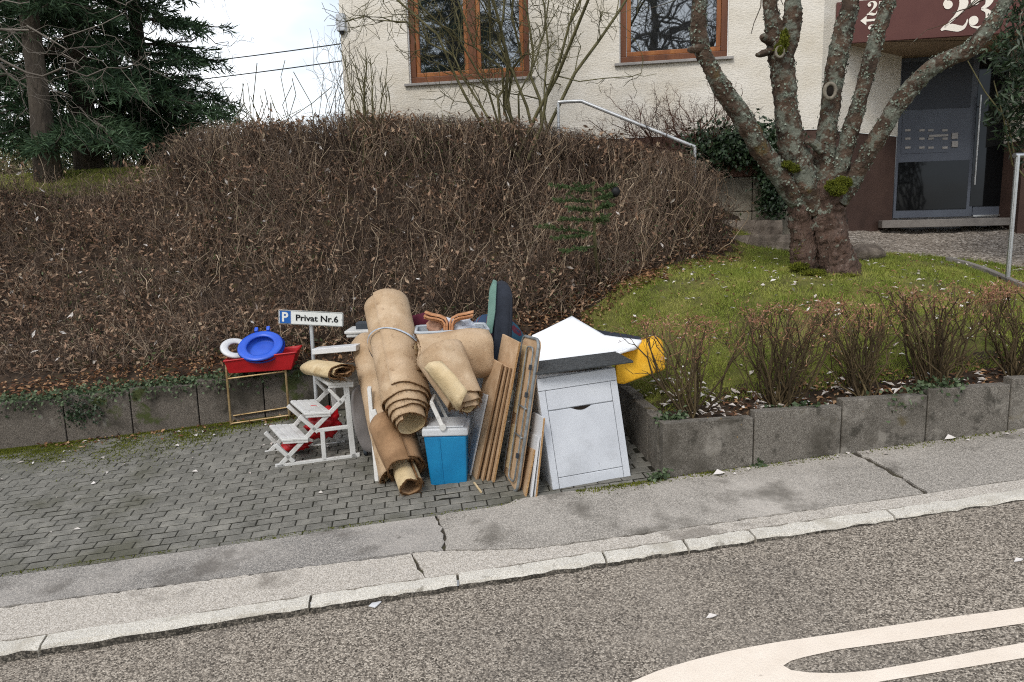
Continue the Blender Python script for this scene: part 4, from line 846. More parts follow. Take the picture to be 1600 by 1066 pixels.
v_, f_ = tubes_np(np.array(fb_p), np.full((len(fb_p), 3), .0022)); npmesh('branches', v_, f_, M_bstem, parent=fir)['kind'] = 'stuff'
M_fir = mat('fir_needles', ['#34472a', '#4e643c', '#6c8052'], .6, 3, island=.6, trans=.15)
npmesh('needles', np.concatenate(vs_), np.concatenate(fs_), M_fir, parent=fir)['kind'] = 'stuff'
mb = MB(); mb.sphere(W(962, 300, 7.1), (.042, .042, .05), 14, 10); orb = mb.build('garden_ball', M_cable, origin=W(962, 300, 7.1), smooth=True)
tag(orb, 'small black ball caught in the hedge beside the fir sapling', 'ball')

# --- laurel at the right edge
RNG = np.random.default_rng(9)
lb_ = tzp(np.array([6.15, 7.6, 0])); laurel = thing('laurel', 'glossy evergreen laurel bush at the right edge by the entrance', 'shrub', lb_)
lc = W(1650, 105, 7.8); m = 5200; d = rdir(m); rad = RNG.random(m)**.4; c = lc+d*rad[:, None]*np.array([.72, .55, .98])
x_, y_ = proj(c.T[:, :] if False else c[0]); q = (c-CAM); px_ = 800+FPX*(q@_r)/(q@_f); py_ = 533-FPX*(q@_u)/(q@_f)
c = c[(px_ > 1548+18*np.sin(py_*.06)+RNG.normal(size=m)*7)]; m = len(c)
v, f = leaves_np(c, rdir(m, -.5)+np.array([[0, -.3, 0]]), rdir(m, .7)+np.array([[0, -.6, 0]]), RNG.uniform(.07, .13, m), RNG.uniform(.02, .034, m), .2)
npmesh('foliage', v, f, M_ivy, parent=laurel)['kind'] = 'stuff'
m = 26; Pl = curvy(np.tile(lb_, (m, 1)), unit(lc-lb_)[None]+rdir(m)*.16, RNG.uniform(.9, 1.2, m)*np.linalg.norm(lc-lb_), 7, .25); v, f = tubes_np(Pl, np.linspace(1, .4, 7)[None]*np.full((m, 1), .014), 5); npmesh('stems', v, f, M_bstem, parent=laurel)['kind'] = 'stuff'

# --- conifers and bare trees on the left
def conifer_geo(h0, h1, reach, nb, seed, per=26, droop=.35, sp=(.10, .20), arc=None):
    rg = np.random.default_rng(seed); vs_, fs_, kk = [], [], 0; P = []
    for q in range(nb):
        z = h0+(h1-h0)*rg.random()**1.1; az = rg.uniform(0, 2*pi) if arc is None else rg.uniform(*arc); ln = reach*(1-.5*(z-h0)/(h1-h0))*rg.uniform(.55, 1.05)
        s = np.linspace(0, 1, 9); d = np.array([cos(az), sin(az)]); p = np.c_[d[0]*ln*s, d[1]*ln*s, z+.12*ln*s-droop*ln*s**2+.14*ln*s**4]; P.append(p)
        # side branchlets
        nbr = int(per*ln/1.5); t = rg.uniform(.12, 1, nbr); b = np.array([np.interp(t, s, p[:, k]) for k in range(3)]).T; sd = rg.choice([-1, 1], nbr)
        side = np.array([-d[1], d[0]]); bl = ln*.30*(1.1-t*.6)*rg.uniform(.5, 1.2, nbr); dd = np.c_[d[0]*.75+side[0]*sd*.8, d[1]*.75+side[1]*sd*.8, -.22+rg.normal(size=nbr)*.2]; dd /= np.linalg.norm(dd, axis=1, keepdims=True)
        for i in range(nbr):
            ns = max(4, int(bl[i]/.016)); u = rg.random(ns); c = b[i]+dd[i]*(u*bl[i])[:, None]+rg.normal(size=(ns, 3))*.02; c[:, 2] -= .25*bl[i]*u**2
            nd = dd[i]*.9+rg.normal(size=(ns, 3))*.55; nd /= np.linalg.norm(nd, axis=1, keepdims=True)
            v, f = leaves_np(c, nd, rg.normal(size=(ns, 3)), rg.uniform(*sp, ns), rg.uniform(.012, .028, ns), .3); vs_.append(v); fs_.append(f+kk); kk += len(v)
    P = np.array(P); vb, fb_ = tubes_np(P, np.linspace(1, .25, 9)[None]*np.full((nb, 1), .028), 5)
    return np.concatenate(vs_), np.concatenate(fs_), vb, fb_
def trunk_mb(base, top, r0, r1, n=14, k=14, rough=.08):
    P = [base+(top-base)*t for t in np.linspace(0, 1, k)]; R = [r0+(r1-r0)*t+.35*r0*max(0, .12-t)/.12 for t in np.linspace(0, 1, k)]
    return MB().tube(P, R, n, jit=lambda i, j, a: 1+rough*mnoise.noise(Vector((cos(a)*2, sin(a)*2, i*.9+r0*90))))
def conifer(px, py, y, h0, h1, reach, nb, seed, r0, label, **kw):
    b = tzp(W(px, py, y)); t = thing('conifer', label, 'tree', b, 'dark conifers left of the house')
    trunk_mb(b-EZ*.1, b+EZ*(h1+.4), r0, r0*.35).build('trunk', M_ctrunk, parent=t, smooth=True)
    v, f, vb, fb_ = conifer_geo(h0, h1, reach, nb, seed, **kw)
    npmesh('crown', v+b, f, M_needle, parent=t)['kind'] = 'stuff'; npmesh('branches', vb+b, fb_, M_ctrunk, parent=t)['kind'] = 'stuff'
    return t
con1 = conifer(78, 290, 10.2, 2.3, 7.5, 1.6, 50, 41, .135, 'conifer with a thick bare grey trunk, nearest on the left bank', per=22)
con2 = conifer(140, 268, 11.6, .55, 8.5, 2.25, 150, 42, .17, 'dark drooping conifer behind the thick bare trunk', per=30, droop=.5)
con3 = conifer(235, 262, 12.6, .7, 8.5, 1.75, 130, 43, .13, 'dense dark conifer whose branches reach towards the open sky', per=30, droop=.3)
con4 = conifer(-60, 280, 12.4, .6, 8.5, 2.2, 110, 44, .16, 'dark conifer at the left edge of view', per=26, droop=.45)
def bare_tree(base, top, r0, label, seed, nl, ll, dirs=None, m_=M_bare):
    rg = np.random.default_rng(seed); t = thing('bare_tree', label, 'tree', base); trunk_mb(base-EZ*.1, top, r0, r0*.4, 10).build('trunk', m_, parent=t, smooth=True)
    tt = rg.uniform(.3, 1, nl); b = base+(top-base)*tt[:, None]; d = rg.normal(size=(nl, 3)); d[:, 2] = abs(d[:, 2])*.5+.1
    if dirs is not None: d = d*.55+np.array(dirs)
    d /= np.linalg.norm(d, axis=1, keepdims=True); ln = ll*rg.uniform(.5, 1.1, nl); P = curvy(b, d, ln, 12, .55, droop=.2); R = np.linspace(1, .2, 12)[None]*(r0*.28*rg.uniform(.6, 1.2, nl))[:, None]; V, F = tubes_np(P, R, 5)
    m = nl*7; i = rg.integers(0, nl, m); k = rg.integers(3, 12, m); dd = P[i, k]-P[i, k-1]; dd /= np.linalg.norm(dd, axis=1, keepdims=True); dd = dd*.9+rg.normal(size=(m, 3))*.6; dd /= np.linalg.norm(dd, axis=1, keepdims=True)
    P2 = curvy(P[i, k], dd, ll*rg.uniform(.12, .4, m), 8, .6, droop=.15); v2, f2 = tubes_np(P2, np.linspace(1, .3, 8)[None]*np.full((m, 1), r0*.075), 4)
    m3 = m*5; i = rg.integers(0, m, m3); k = rg.integers(2, 8, m3); P3 = curvy(P2[i, k], (P2[i, k]-P2[i, k-1])/(np.linalg.norm(P2[i, k]-P2[i, k-1], axis=1, keepdims=True))*.7+rg.normal(size=(m3, 3))*.5, ll*rg.uniform(.04, .14, m3), 5, .5, droop=.1); v3, f3 = tubes_np(P3, np.full((m3, 5), r0*.034), 3)
    npmesh('limbs', np.r_[V, v2, v3], np.r_[F, f2+len(V), f3+len(V)+len(v2)], m_, parent=t)['kind'] = 'stuff'
    return t
b = tzp(np.array([-6.6, 8.9, 0])); bare_tree(b, b+np.array([.2, .1, 3.9]), .07, 'pale bare tree at the left edge reaching across the conifer trunk', 51, 10, 2.2, dirs=(1.3, .2, .0))
b = tzp(W(183, 262, 12.2)); bare_tree(b, b+np.array([.3, .0, 4.4]), .08, 'slender bare tree among the conifers with twigs against the sky', 52, 15, 2.3, dirs=(1.1, -.2, .1))
# scrub beyond
rg = RNG
k = 26000; px_ = rg.uniform(-9, 330, k); yy = rg.uniform(15, 22, k); c = np.array([W(a, 300, y) for a, y in zip(px_[:1], yy[:1])])
xx = rg.uniform(-22, -4.5, k); hh = 2.5+rg.random(k)**1.2*(1.5+.7*np.sin(xx*1.3)+.5*np.sin(xx*2.9)); c = np.c_[xx, yy, hh]
v, f = leaves_np(c, rdir(k, .4), rdir(k), rg.uniform(.08, .22, k), rg.uniform(.02, .07, k), .2)
b3 = np.c_[rg.uniform(-22, -4.5, 2500), rg.uniform(15, 20, 2500), np.full(2500, 2.4)]; Pz = curvy(b3, rdir(2500, 1.5, .6), rg.uniform(1, 2.2, 2500), 6, .5); va, fa = tubes_np(Pz, np.full((2500, 6), .009)); fa3 = np.r_[fa[:, [0, 1, 2]], fa[:, [0, 2, 3]]]
tag(npmesh('background_scrub', np.r_[v, va], np.r_[f, fa3+len(v)], M_scrub, origin=(-12, 17, 2.4)), 'pale olive scrub beyond the conifers', 'scrub', kind='stuff')

# ================================================================== GARDEN FITTINGS
rail_y = 8.75
r0 = W(872, 160, 8.95); r1 = W(908, 158, 8.9); r2 = W(1086, 230, 8.7)
hr = thing('handrail', 'sloping white metal handrail descending behind the hedge', 'handrail', tzp(r2))
mb = MB(); s = np.array([0, .04, 0]); mb.tube([r0, r0*.5+r1*.5+EZ*.002, r1, r1*.5+r2*.5, r2], .021, 10); mb.build('rail', M_galv, parent=hr, auto=40)
for q in (r0, r2):
    b = tzp(q); b[2] = min(b[2], q[2]-.9); MB().tube([b, q], .018, 10).build('post', M_galv, parent=hr, auto=40)
q0 = W(1590, 243, 7.1); q1 = q0+np.array([1.2, .25, .02]); hr2 = thing('handrail', 'stainless steel handrail post at the right edge beside the gravel path', 'handrail', tzp(q0))
b = tzp(q0); b[2] = W(1590, 424, 7.1)[2]-.05
MB().tube([b, q0], .022, 12).build('post', M_steel, parent=hr2, auto=40); MB().tube([q0-[.03, 0, 0], q0*.5+q1*.5, q1], .024, 12).build('rail', M_steel, parent=hr2, auto=40)
MB().tube([q1-EZ*1.2, q1], .022, 12).build('post', M_steel, parent=hr2, auto=40)
# terrace wall under the low bushes, and rough steps beside it
tw = thing('terrace_wall', 'weathered concrete slab wall with ivy beside the garden steps', 'wall', W(1180, 390, 9.0))
t0 = W(1040, 330, 9.15); t1 = W(1245, 330, 8.85); dv_ = unit((t1-t0)*[1, 1, 0]); nv = np.array([-dv_[1], dv_[0], 0]); zt = W(1150, 252, 9.0)[2]; z1_ = W(1150, 277, 9.0)[2]; z2_ = W(1150, 331, 9.0)[2]; z3_ = W(1230, 392, 8.9)[2]
M_slab = mat('weathered_slab', ['#6b665c', '#7f796c', '#8f8a7d'], .9, 4, 8, bump=.4, bscale=60, objr=.3, spots=[('#4a4638', 3, .55, .1, .7)])
M_slabr = mat('reddish_slab', ['#5c443b', '#6d5248', '#7a6256'], .9, 4, 8, bump=.4, bscale=60, spots=[('#3d332a', 4, .55, .1, .7)])
Lw = np.linalg.norm((t1-t0)[:2])
for k, (za, zb, m_, off) in enumerate([(z1_, zt+.1, M_slabr, .0), (z2_, z1_, M_slab, .015), (z3_-.3, z2_, M_slab, .0)]):
    for j in range(3):
        a_ = t0*[1, 1, 0]+dv_*(Lw*j/3+.004)+EZ*(za+.004); MB().box(a_+nv*off, dv_*(Lw/3-.008), nv*.2, EZ*(zb-za-.008)).build('wall_slab', m_, parent=tw, bevel=.008)
MB().box(t0*[1, 1, 0]+nv*.1+EZ*(z3_-.3), dv_*Lw, nv*2.2, EZ*(zt-z3_+.33)).build('terrace_fill', M_soil, parent=tw)
st = thing('garden_steps', 'two rough stone steps between hedge end and terrace wall', 'steps', W(1190, 395, 8.5))
for (x0, x1, y0, y1, dep, lb) in [(1130, 1252, 368, 392, 8.45, .35), (1120, 1222, 345, 366, 8.68, .35)]:
    a_ = W(x0, y1, dep); b_ = W(x1, y1, dep-.06); tz_ = W(x0, y0, dep)[2]; n_ = 9
    mb = MB(); rows = []
    for i in range(n_+1):
        p = a_+(b_-a_)*i/n_; j = lambda s: random.uniform(-s, s); h_ = tz_-a_[2]
        rows.append([p+[0, j(.012), -.1], p+[0, j(.015), h_*.55], p+[0, .02+j(.015), h_+j(.012)], p+[0, .4, h_+j(.012)], p+[0, .4, -.1]])
    v = [q for r in rows for q in r]; mb.add(v, [(i*5+k, (i+1)*5+k, (i+1)*5+k+1, i*5+k+1) for i in range(n_) for k in range(4)]+[(0, 1, 2, 3, 4), tuple(n_*5+4-k for k in range(5))]); mb.build('step', M_oldstep, parent=st)
c = tzp(W(1352, 388, 7.9))+EZ*.06; mb = MB(); mb.sphere(c, (.2, .16, .1), 16, 10, fn=lambda d: 1+.25*mnoise.noise(Vector(d)*2.3)+.1*mnoise.noise(Vector(d)*6)); tag(mb.build('garden_rock', M_oldstep, origin=c-EZ*.1, smooth=True), 'mossy rough stone on the grass right of the tree foot', 'stone')
# curved edging between lawn and gravel
ed = thing('path_edging', 'low dark concrete edging curving between lawn and gravel path', 'edging', tzp(W(1530, 410, 7.7)))
ep = [W(1480, 398, 8.1), W(1510, 402, 7.9), W(1545, 410, 7.6), W(1580, 424, 7.2), W(1625, 446, 6.8), W(1690, 480, 6.5)]
for a_, b_ in zip(ep[:-1], ep[1:]):
    a_ = tzp(a_); b_ = tzp(b_); MB().bar(a_+EZ*.0, b_+EZ*.0, unit(np.cross(b_-a_, EZ))*.06, EZ*.11).build('edging_stone', M_step, parent=ed, bevel=.008)
# overhead cables
for (p, q, lb) in [((300, 93), (560, 66), 'upper overhead cable crossing the pale sky to the house'), ((300, 120), (560, 93), 'lower overhead cable crossing the pale sky to the house')]:
    a_ = W(*p, 24); b_ = W(*q, 22); d_ = b_-a_; a_ = a_-d_*3; b_ = b_+d_*1.2; t = np.linspace(0, 1, 24)
    mb = MB(); mb.tube([a_+(b_-a_)*s-EZ*(.5*(1-(2*s-1)**2)-.38) for s in t], .016, 6); tag(mb.build('overhead_cable', M_cable, origin=a_), lb, 'cable')

# ================================================================== THE PILE
M_felt = mat('carpet_back', ['#a48a6c', '#b49b7d', '#c1a98d'], .95, 5, 8, bump=.45, bscale=110, spots=[('#8d6f52', 2.2, .54, .14, .6), ('#7a614a', 12, .62, .06, .55), ('#8a6f54', 70, .6, .05, .5), ('#d9c6a8', 45, .66, .04, .5), ('#cdb89c', 3.4, .56, .12, .6)])
M_feltd = mat('carpet_back_dark', ['#86694c', '#99795a', '#aa8b6a'], .95, 5, 8, bump=.4, bscale=120, spots=[('#5b422c', 3, .5, .15, .7)])
M_pile_ = mat('carpet_face', ['#b5a07a', '#c5b08a', '#d1be9b'], .95, 9, 6, bump=.4, bscale=200, spots=[('#8d7044', 6, .6, .1, .6)])
M_fray = mat('carpet_edge', ['#4a3320', '#684a2d', '#8d6d48'], .95, 60, bump=.5, bscale=200)
M_plw = mat('white_plastic', ['#bdbdba', '#cacac7', '#d3d3d0'], .5, 5, 5, spots=[('#8d8a82', 9, .58, .1, .5), ('#a5a29c', 30, .62, .08, .4)])
M_plw2 = mat('white_melamine', ['#cacbcd', '#d6d7d8'], .35, 3, 4, spots=[('#b8b8b8', 16, .7, .05, .5)])
M_wpaint = mat('white_front', ['#bcc0c6', '#c6cad0', '#cfd3d8'], .45, 3, 6, spots=[('#8f9193', 11, .66, .04, .6), ('#adb0b4', 3, .56, .12, .5), ('#77756f', 40, .70, .03, .6)])
M_blue = mat('cooler_blue', ['#0b6f9f', '#1079ab', '#1885b5'], .45, 4, 5, spots=[('#0a567c', 7, .62, .1, .5)], spec=.45)
M_lid = mat('cooler_lid', ['#b9bcc0', '#c8cbce', '#d3d5d7'], .5, 5, 5, spots=[('#8f9194', 10, .64, .08, .5)])
M_red = mat('red_plastic', ['#9c1219', '#b1161d', '#be2026'], .4, 4, 4, spec=.45, spots=[('#7d0d12', 6, .62, .1, .5)])
M_seat = mat('blue_plastic', ['#1f49b5', '#2a58c8', '#3462d0'], .35, 4, 3, spec=.5)
M_brass = mat('brass_tube', ['#8f7650', '#a89068', '#baa584'], .38, 12, metal=.6, spots=[('#7a5030', 18, .6, .1, .7)])
M_chip = mat('chipboard_face', ['#a98c6c', '#b69979', '#c2a788'], .8, 12, 6, bump=.1, bscale=200, spots=[('#8d6643', 30, .62, .08, .5)])
M_chipe = mat('chipboard_edge', ['#8b6843', '#a9855a', '#c2a27a'], .9, 140, 3, bump=.4, bscale=220)
M_edge = mat('brown_edge_band', ['#75583e', '#8c6f50'], .6, 20)
M_navy = mat('dark_upholstery', ['#1e222b', '#272c36', '#313641'], .8, 6, 5, bump=.25, bscale=120)
M_green = mat('grey_green_cloth', ['#5c7a70', '#6d8d82', '#7d9a8e'], .9, 6, 5, bump=.3, bscale=150)
M_yellow = mat('yellow_cover', ['#d99c1a', '#e6ae2a', '#efbd42'], .75, 4, 5, bump=.3, bscale=60, spots=[('#c47e08', 3, .6, .14, .5)])
M_sheet = mat('white_foam', ['#e4e7ea', '#eceef0'], .7, 3)
M_slate = mat('dark_worktop', ['#2b2e30', '#36393b', '#454849'], .5, 40, 6, bump=.2, bscale=180, spots=[('#8b8d8c', 55, .70, .03, .8), ('#6b6e6e', 14, .66, .05, .5)])
M_greyfab = mat('grey_fabric', ['#5d5a58', '#6d6967', '#7b7775'], .9, 6, 5, bump=.3, bscale=140)
M_dgrey = mat('dark_grey_plastic', ['#343940', '#40464d'], .6, 6)
M_alu = mat('dull_metal', ['#6d7274', '#868b8d', '#9a9fa0'], .5, 14, metal=.4, spots=[('#4d4b46', 12, .6, .1, .6)])
M_wood = mat('varnished_wood', ['#a06a44', '#ba8660', '#cfa07c'], .45, 3, 5, stretch=(2, 2, 14))
M_tub = mat('grey_white_tub', ['#b3bac0', '#c5cbd0'], .45, 4, 4, trans=.15)
M_tape = mat('grey_tape', ['#8f98a3', '#a9b2bc', '#c6ccd2'], .4, 30)
M_sign = mat('sign_white', ['#d3d6d3', '#dee0dd'], .5, 6, 6, spots=[('#9a9c94', 16, .64, .06, .6)])
M_signb = mat('sign_blue', ['#1d57a0', '#2560ab'], .5, 8)
M_ink = mat('sign_black', ['#111214'], .6, 8)

def carpet_roll(name, label, A, B, r_in, r_out, turns, parent=None, tele=0., thick=.009, squash=1., phase=0., flare=0., lump=.03, fuzz=True, cat='carpet roll', k=12, mats=None, droop=0., seed=1, group=None):
    rg = np.random.default_rng(seed); A = np.array(A, float); B = np.array(B, float); ax = unit(B-A); Lx = np.linalg.norm(B-A)
    e1 = unit(np.cross(ax, EZ)); e2 = np.cross(e1, ax); nS = int(turns*36)
    mb = MB(); ring = k*2
    off = rg.uniform(0, 40)
    for i in range(nS+1):
        t = i/nS; a = phase+t*turns*2*pi; r = r_in+(r_out-r_in)*t+(r_out-r_in)/turns*.38*mnoise.noise(Vector((a*.55+off, 7, 0)))*min(1, 6*t*(1-t))
        st = tele*t + .030*mnoise.noise(Vector((a*.45+off, 5, 0)))+.012*mnoise.noise(Vector((a*1.2+off, 0, 0)))+.005*mnoise.noise(Vector((a*5+off, 3, 0)))
        for j in range(k):
            s = st+(Lx-st)*(j/(k-1))**1.4 if j else st
            if j == k-1: s = Lx+.008*mnoise.noise(Vector((a*2, off, 1)))
            base = A+ax*s-EZ*droop*(s/Lx)*(1-s/Lx)
            rr = r*(1+flare*(s/Lx))+lump*r_out*mnoise.noise(Vector((cos(a)*1.3+off, sin(a)*1.3, s*3.5)))
            for q in (rr, rr-thick): mb.v.append(tuple(base+e1*cos(a)*q+e2*sin(a)*q*squash))
    def id_(i, j, o): return (i*k+j)*2+o
    def q_(f, m): mb.f.append(f); mb.mi.append(m)
    for i in range(nS):
        for j in range(k-1):
            q_((id_(i, j, 0), id_(i, j+1, 0), id_(i+1, j+1, 0), id_(i+1, j, 0)), 0)
            q_((id_(i, j, 1), id_(i+1, j, 1), id_(i+1, j+1, 1), id_(i, j+1, 1)), 1)
        q_((id_(i, 0, 0), id_(i+1, 0, 0), id_(i+1, 0, 1), id_(i, 0, 1)), 2); q_((id_(i, k-1, 0), id_(i, k-1, 1), id_(i+1, k-1, 1), id_(i+1, k-1, 0)), 2)
    for i in (0, nS):
        for j in range(k-1): q_((id_(i, j, 0), id_(i, j, 1), id_(i, j+1, 1), id_(i, j+1, 0)), 2)
    t = thing(name, label, cat, A, group) if parent is None else parent
    o = mb.build('carpet', mats or [M_felt, M_pile_, M_fray], parent=t, smooth=True)
    if fuzz:   # loose threads at the cut end
        nF = int(170*turns); i = rg.integers(0, nS, nF); c = np.array([mb.v[id_(q, 0, 0)] for q in i]); d = rg.normal(size=(nF, 3))*.6-ax*.9; d /= np.linalg.norm(d, axis=1, keepdims=True)
        global RNG
        P = curvy(c, d, rg.uniform(.004, .022, nF), 3, .6, droop=.3); v, f = tubes_np(P, np.full((nF, 3), .0009)); npmesh('frayed_threads', v, f, M_fray, parent=t)['kind'] = 'stuff'
    return t, ax, e1, e2

# --- carpets
A_ = W(643, 668, 4.86); B_ = W(603, 478, 5.75)
roll, ax, e1, e2 = carpet_roll('carpet_roll', 'tallest tan carpet roll leaning upright, bound with grey tape', A_, B_, .098, .185, 5, tele=.25, seed=3, lump=.02, k=18, thick=.011, phase=2.2)
for (t_, tilt, w_) in [(.60, .22, .009)]:
    mb = MB(); n_ = 40; c0 = A_+(B_-A_)*t_; v = []
    for i in range(n_+1):
        a = 2*pi*i/n_; r = .193*(1+.0)+.002*sin(a*3); sh = ax*(-.10*cos(a+.4)*1.0)
        for q in (-w_*(1+.5*sin(a*2)), w_*(1+.5*sin(a*2+1))): v.append(c0+e1*cos(a)*r+e2*sin(a)*r+sh+ax*q)
    mb.add(v, [(2*i, 2*i+2, 2*i+3, 2*i+1) for i in range(n_)]); mb.build('tape', M_tape, parent=roll, smooth=True)
mb = MB(); c0 = A_+(B_-A_)*.60-ax*.02; 
mb.add([c0+e1*cos(a)*.195+e2*sin(a)*.195+ax*s for a in (.3, .6, .9) for s in (.0, .035)], [(0, 2, 3, 1), (2, 4, 5, 3)]); mb.build('tape_patch', M_plw2, parent=roll, smooth=True)
carpet_roll('carpet_roll', 'second tan carpet roll standing close behind the tallest one', W(617, 738, 5.02), W(572, 535, 5.95), .05, .135, 3, seed=4, lump=.08, k=14, mats=[M_felt, M_pile_, M_fray], tele=-.05)
carpet_roll('carpet_roll', 'short carpet roll on the paving with its yellowish tube end towards the road', W(641, 768, 4.74)+EZ*.035, W(614, 690, 5.25), .06, .094, 1.15, seed=5, lump=.05, k=12, mats=[M_pile_, M_feltd, M_fray], thick=.016, squash=.92)
carpet_roll('carpet_wrap', 'brown ragged carpet wrapped round the short roll on the paving', W(633, 733, 4.88), W(606, 660, 5.2), .112, .15, 1.25, cat='carpet', seed=6, lump=.16, k=10, mats=[M_feltd, M_feltd, M_fray], flare=.1)
# wide carpet folded over the tub
A_ = W(646, 563, 5.14); B_ = W(766, 558, 5.26)
carpet_roll('folded_carpet', 'wide tan carpet length folded over the grey tub', A_, B_, .07, .20, 2.2, cat='carpet', seed=8, lump=.2, k=14, tele=.05, squash=1.0, phase=2.6, droop=-.06)
A_ = W(737, 641, 4.74); B_ = W(690, 552, 5.02)
carpet_roll('carpet_cone', 'loosely rolled carpet end poking down over the blue cool box', A_, B_, .055, .12, 2.6, cat='carpet roll', seed=9, lump=.12, k=12, tele=.10, flare=.5, phase=.6)
# flap with the pile side showing
mb = MB(); rows = [[(664, 575, 4.82), (688, 605, 4.74), (716, 641, 4.68)], [(672, 568, 4.80), (698, 598, 4.71), (722, 632, 4.66)], [(690, 566, 4.78), (712, 588, 4.69), (730, 612, 4.65)]]
P = [[W(*p) for p in r] for r in rows]; v = []; n_ = 8
for i in range(n_+1):
    for j in range(n_+1):
        s, t = i/n_*2, j/n_*2; i0 = min(int(s), 1); j0 = min(int(t), 1); fs, ft = s-i0, t-j0
        q = (P[i0][j0]*(1-fs)+P[i0+1][j0]*fs)*(1-ft)+(P[i0][j0+1]*(1-fs)+P[i0+1][j0+1]*fs)*ft; v.append(q+np.array([0, -.035*sin(pi*i/n_), .012*sin(pi*i/n_)])+RNG.normal(size=3)*.001)
top = [(i*(n_+1)+j, (i+1)*(n_+1)+j, (i+1)*(n_+1)+j+1, i*(n_+1)+j+1) for i in range(n_) for j in range(n_)]
mb.add(v, top); o = mb.build('carpet_flap', M_pile_, origin=P[0][0], smooth=True); so_ = o.modifiers.new('s', 'SOLIDIFY'); so_.thickness = .01
tag(o, 'yellowish carpet flap hanging beside the loosely rolled carpet end', 'carpet')
# folded carpet on the step stool
A_ = W(538, 581, 5.42); B_ = W(490, 573, 5.85)
carpet_roll('folded_carpet', 'small pale carpet piece folded on top of the step stool', A_, B_, .045, .125, 2.2, cat='carpet', seed=12, lump=.12, k=10, squash=.52, thick=.014, mats=[M_pile_, M_feltd, M_fray], phase=3.6, tele=.04)

# --- cool box
B0 = G(668, 760); B1 = G(731, 755); ex = unit((B1-B0)*[1, 1, 0]); ey = np.array([-ex[1], ex[0], 0]); wdt = np.linalg.norm(B1-B0)*1.0; base = B0.copy(); base[2] = max(B0[2], B1[2])+.0
zb = lambda px, py, y: W(px, py, y)[2]
h1_ = zb(692, 682, B0[1])-base[2]; h2_ = zb(692, 655, B0[1])-base[2]
cool = thing('cool_box', 'bright blue cool box with grey lid and carrying handle', 'cool box', base)
mb = MB(); dp = .27; o0 = base-EZ*.03; tp_ = .022
lo_ = [o0+ex*tp_+ey*tp_, o0+ex*(wdt-tp_*.4)+ey*tp_, o0+ex*(wdt-tp_*.4)+ey*(dp-tp_), o0+ex*tp_+ey*(dp-tp_)]; hi_ = [base-ex*.012+EZ*h1_, base+ex*(wdt-.0)+EZ*h1_, base+ex*(wdt)+ey*dp+EZ*h1_, base-ex*.012+ey*dp+EZ*h1_]
mb.add(lo_+hi_, [(3, 2, 1, 0), (4, 5, 6, 7), (0, 1, 5, 4), (1, 2, 6, 5), (2, 3, 7, 6), (3, 0, 4, 7)]); mb.build('body', M_blue, parent=cool, bevel=.012, bseg=3)
mb = MB(); mid = (lo_[0]+lo_[1])/2*.55+(hi_[0]+hi_[1])/2*.45
for t_ in (.36,): 
    a_ = lo_[0]+(lo_[1]-lo_[0])*t_-ey*.002; b_ = hi_[0]+(hi_[1]-hi_[0])*t_-ey*.002; mb.bar(a_+(b_-a_)*.06, a_+(b_-a_)*.97, ex*.006, ey*.008)
mb.build('rib', M_blue, parent=cool)
mb = MB(); r_ = base+EZ*(h1_+.001)-ex*.022-ey*.01; wL = wdt+.036; mb.box(r_, ex*wL, ey*(dp+.02), EZ*.055); mb.build('lid', M_lid, parent=cool, bevel=.012, bseg=3)
r2_ = r_+EZ*.056+ex*.03+ey*.02; MB().box(r2_, ex*(wL-.06), ey*(dp-.02), EZ*.012).build('lid_top', M_lid, parent=cool, bevel=.014, bseg=3)
pv = W(692, 668, B0[1]-.02); tip = W(674, 629, B0[1]+.03); mb = MB(); mb.tube([pv-ey*.006, pv+ey*.012], .024, 18); 
mb.bar(pv, tip, unit(np.cross(tip-pv, ey))*.03, ey*.014); mb.bar(tip, tip+ey*.22, ex*.022, EZ*.016); mb.bar(pv+ey*(dp), tip+ey*.22, ex*.024, ey*.012)
mb.build('handle', M_plw, parent=cool, bevel=.004)

# --- step stool
F0 = G(433, 729); F1 = G(560, 713); sx_ = unit((F1-F0)*[1, 1, 0]); sy_ = np.array([-sx_[1], sx_[0], 0]); sn = sy_
stool = thing('step_stool', 'white plastic three-step stool carrying a folded carpet piece', 'step stool', (F0+F1)/2)
def z1p(x, y): return 320+x/3.044, 440+y/3.044
def S(x, y, off=0): return onp(*z1p(x, y), F0+sn*off, sn)
WVU = unit(sn*.40-sx_*.16); SWD = .40
def sframe(off):
    mb = MB(); th = sn*.03
    def bar(a, b, wd=.024):
        wd *= 1.3
        a3 = S(*a)+WVU*off; b3 = S(*b)+WVU*off; mb.bar(a3, b3, unit(np.cross(b3-a3, sn))*wd, th)
    bar((345, 878), (728, 830), .026); bar((708, 835), (672, 490), .034); bar((360, 872), (505, 718), .026); bar((500, 722), (672, 545), .026)
    bar((336, 775), (425, 858), .024); bar((450, 640), (540, 715), .024); bar((535, 708), (684, 690), .022); bar((560, 712), (570, 850), .026); bar((590, 510), (655, 580), .02)
    bar((335, 880), (385, 880), .03); bar((700, 826), (738, 826), .03)
    return mb
for off in (.0, SWD): sframe(off).build('side_frame', M_plw, parent=stool, bevel=.004)
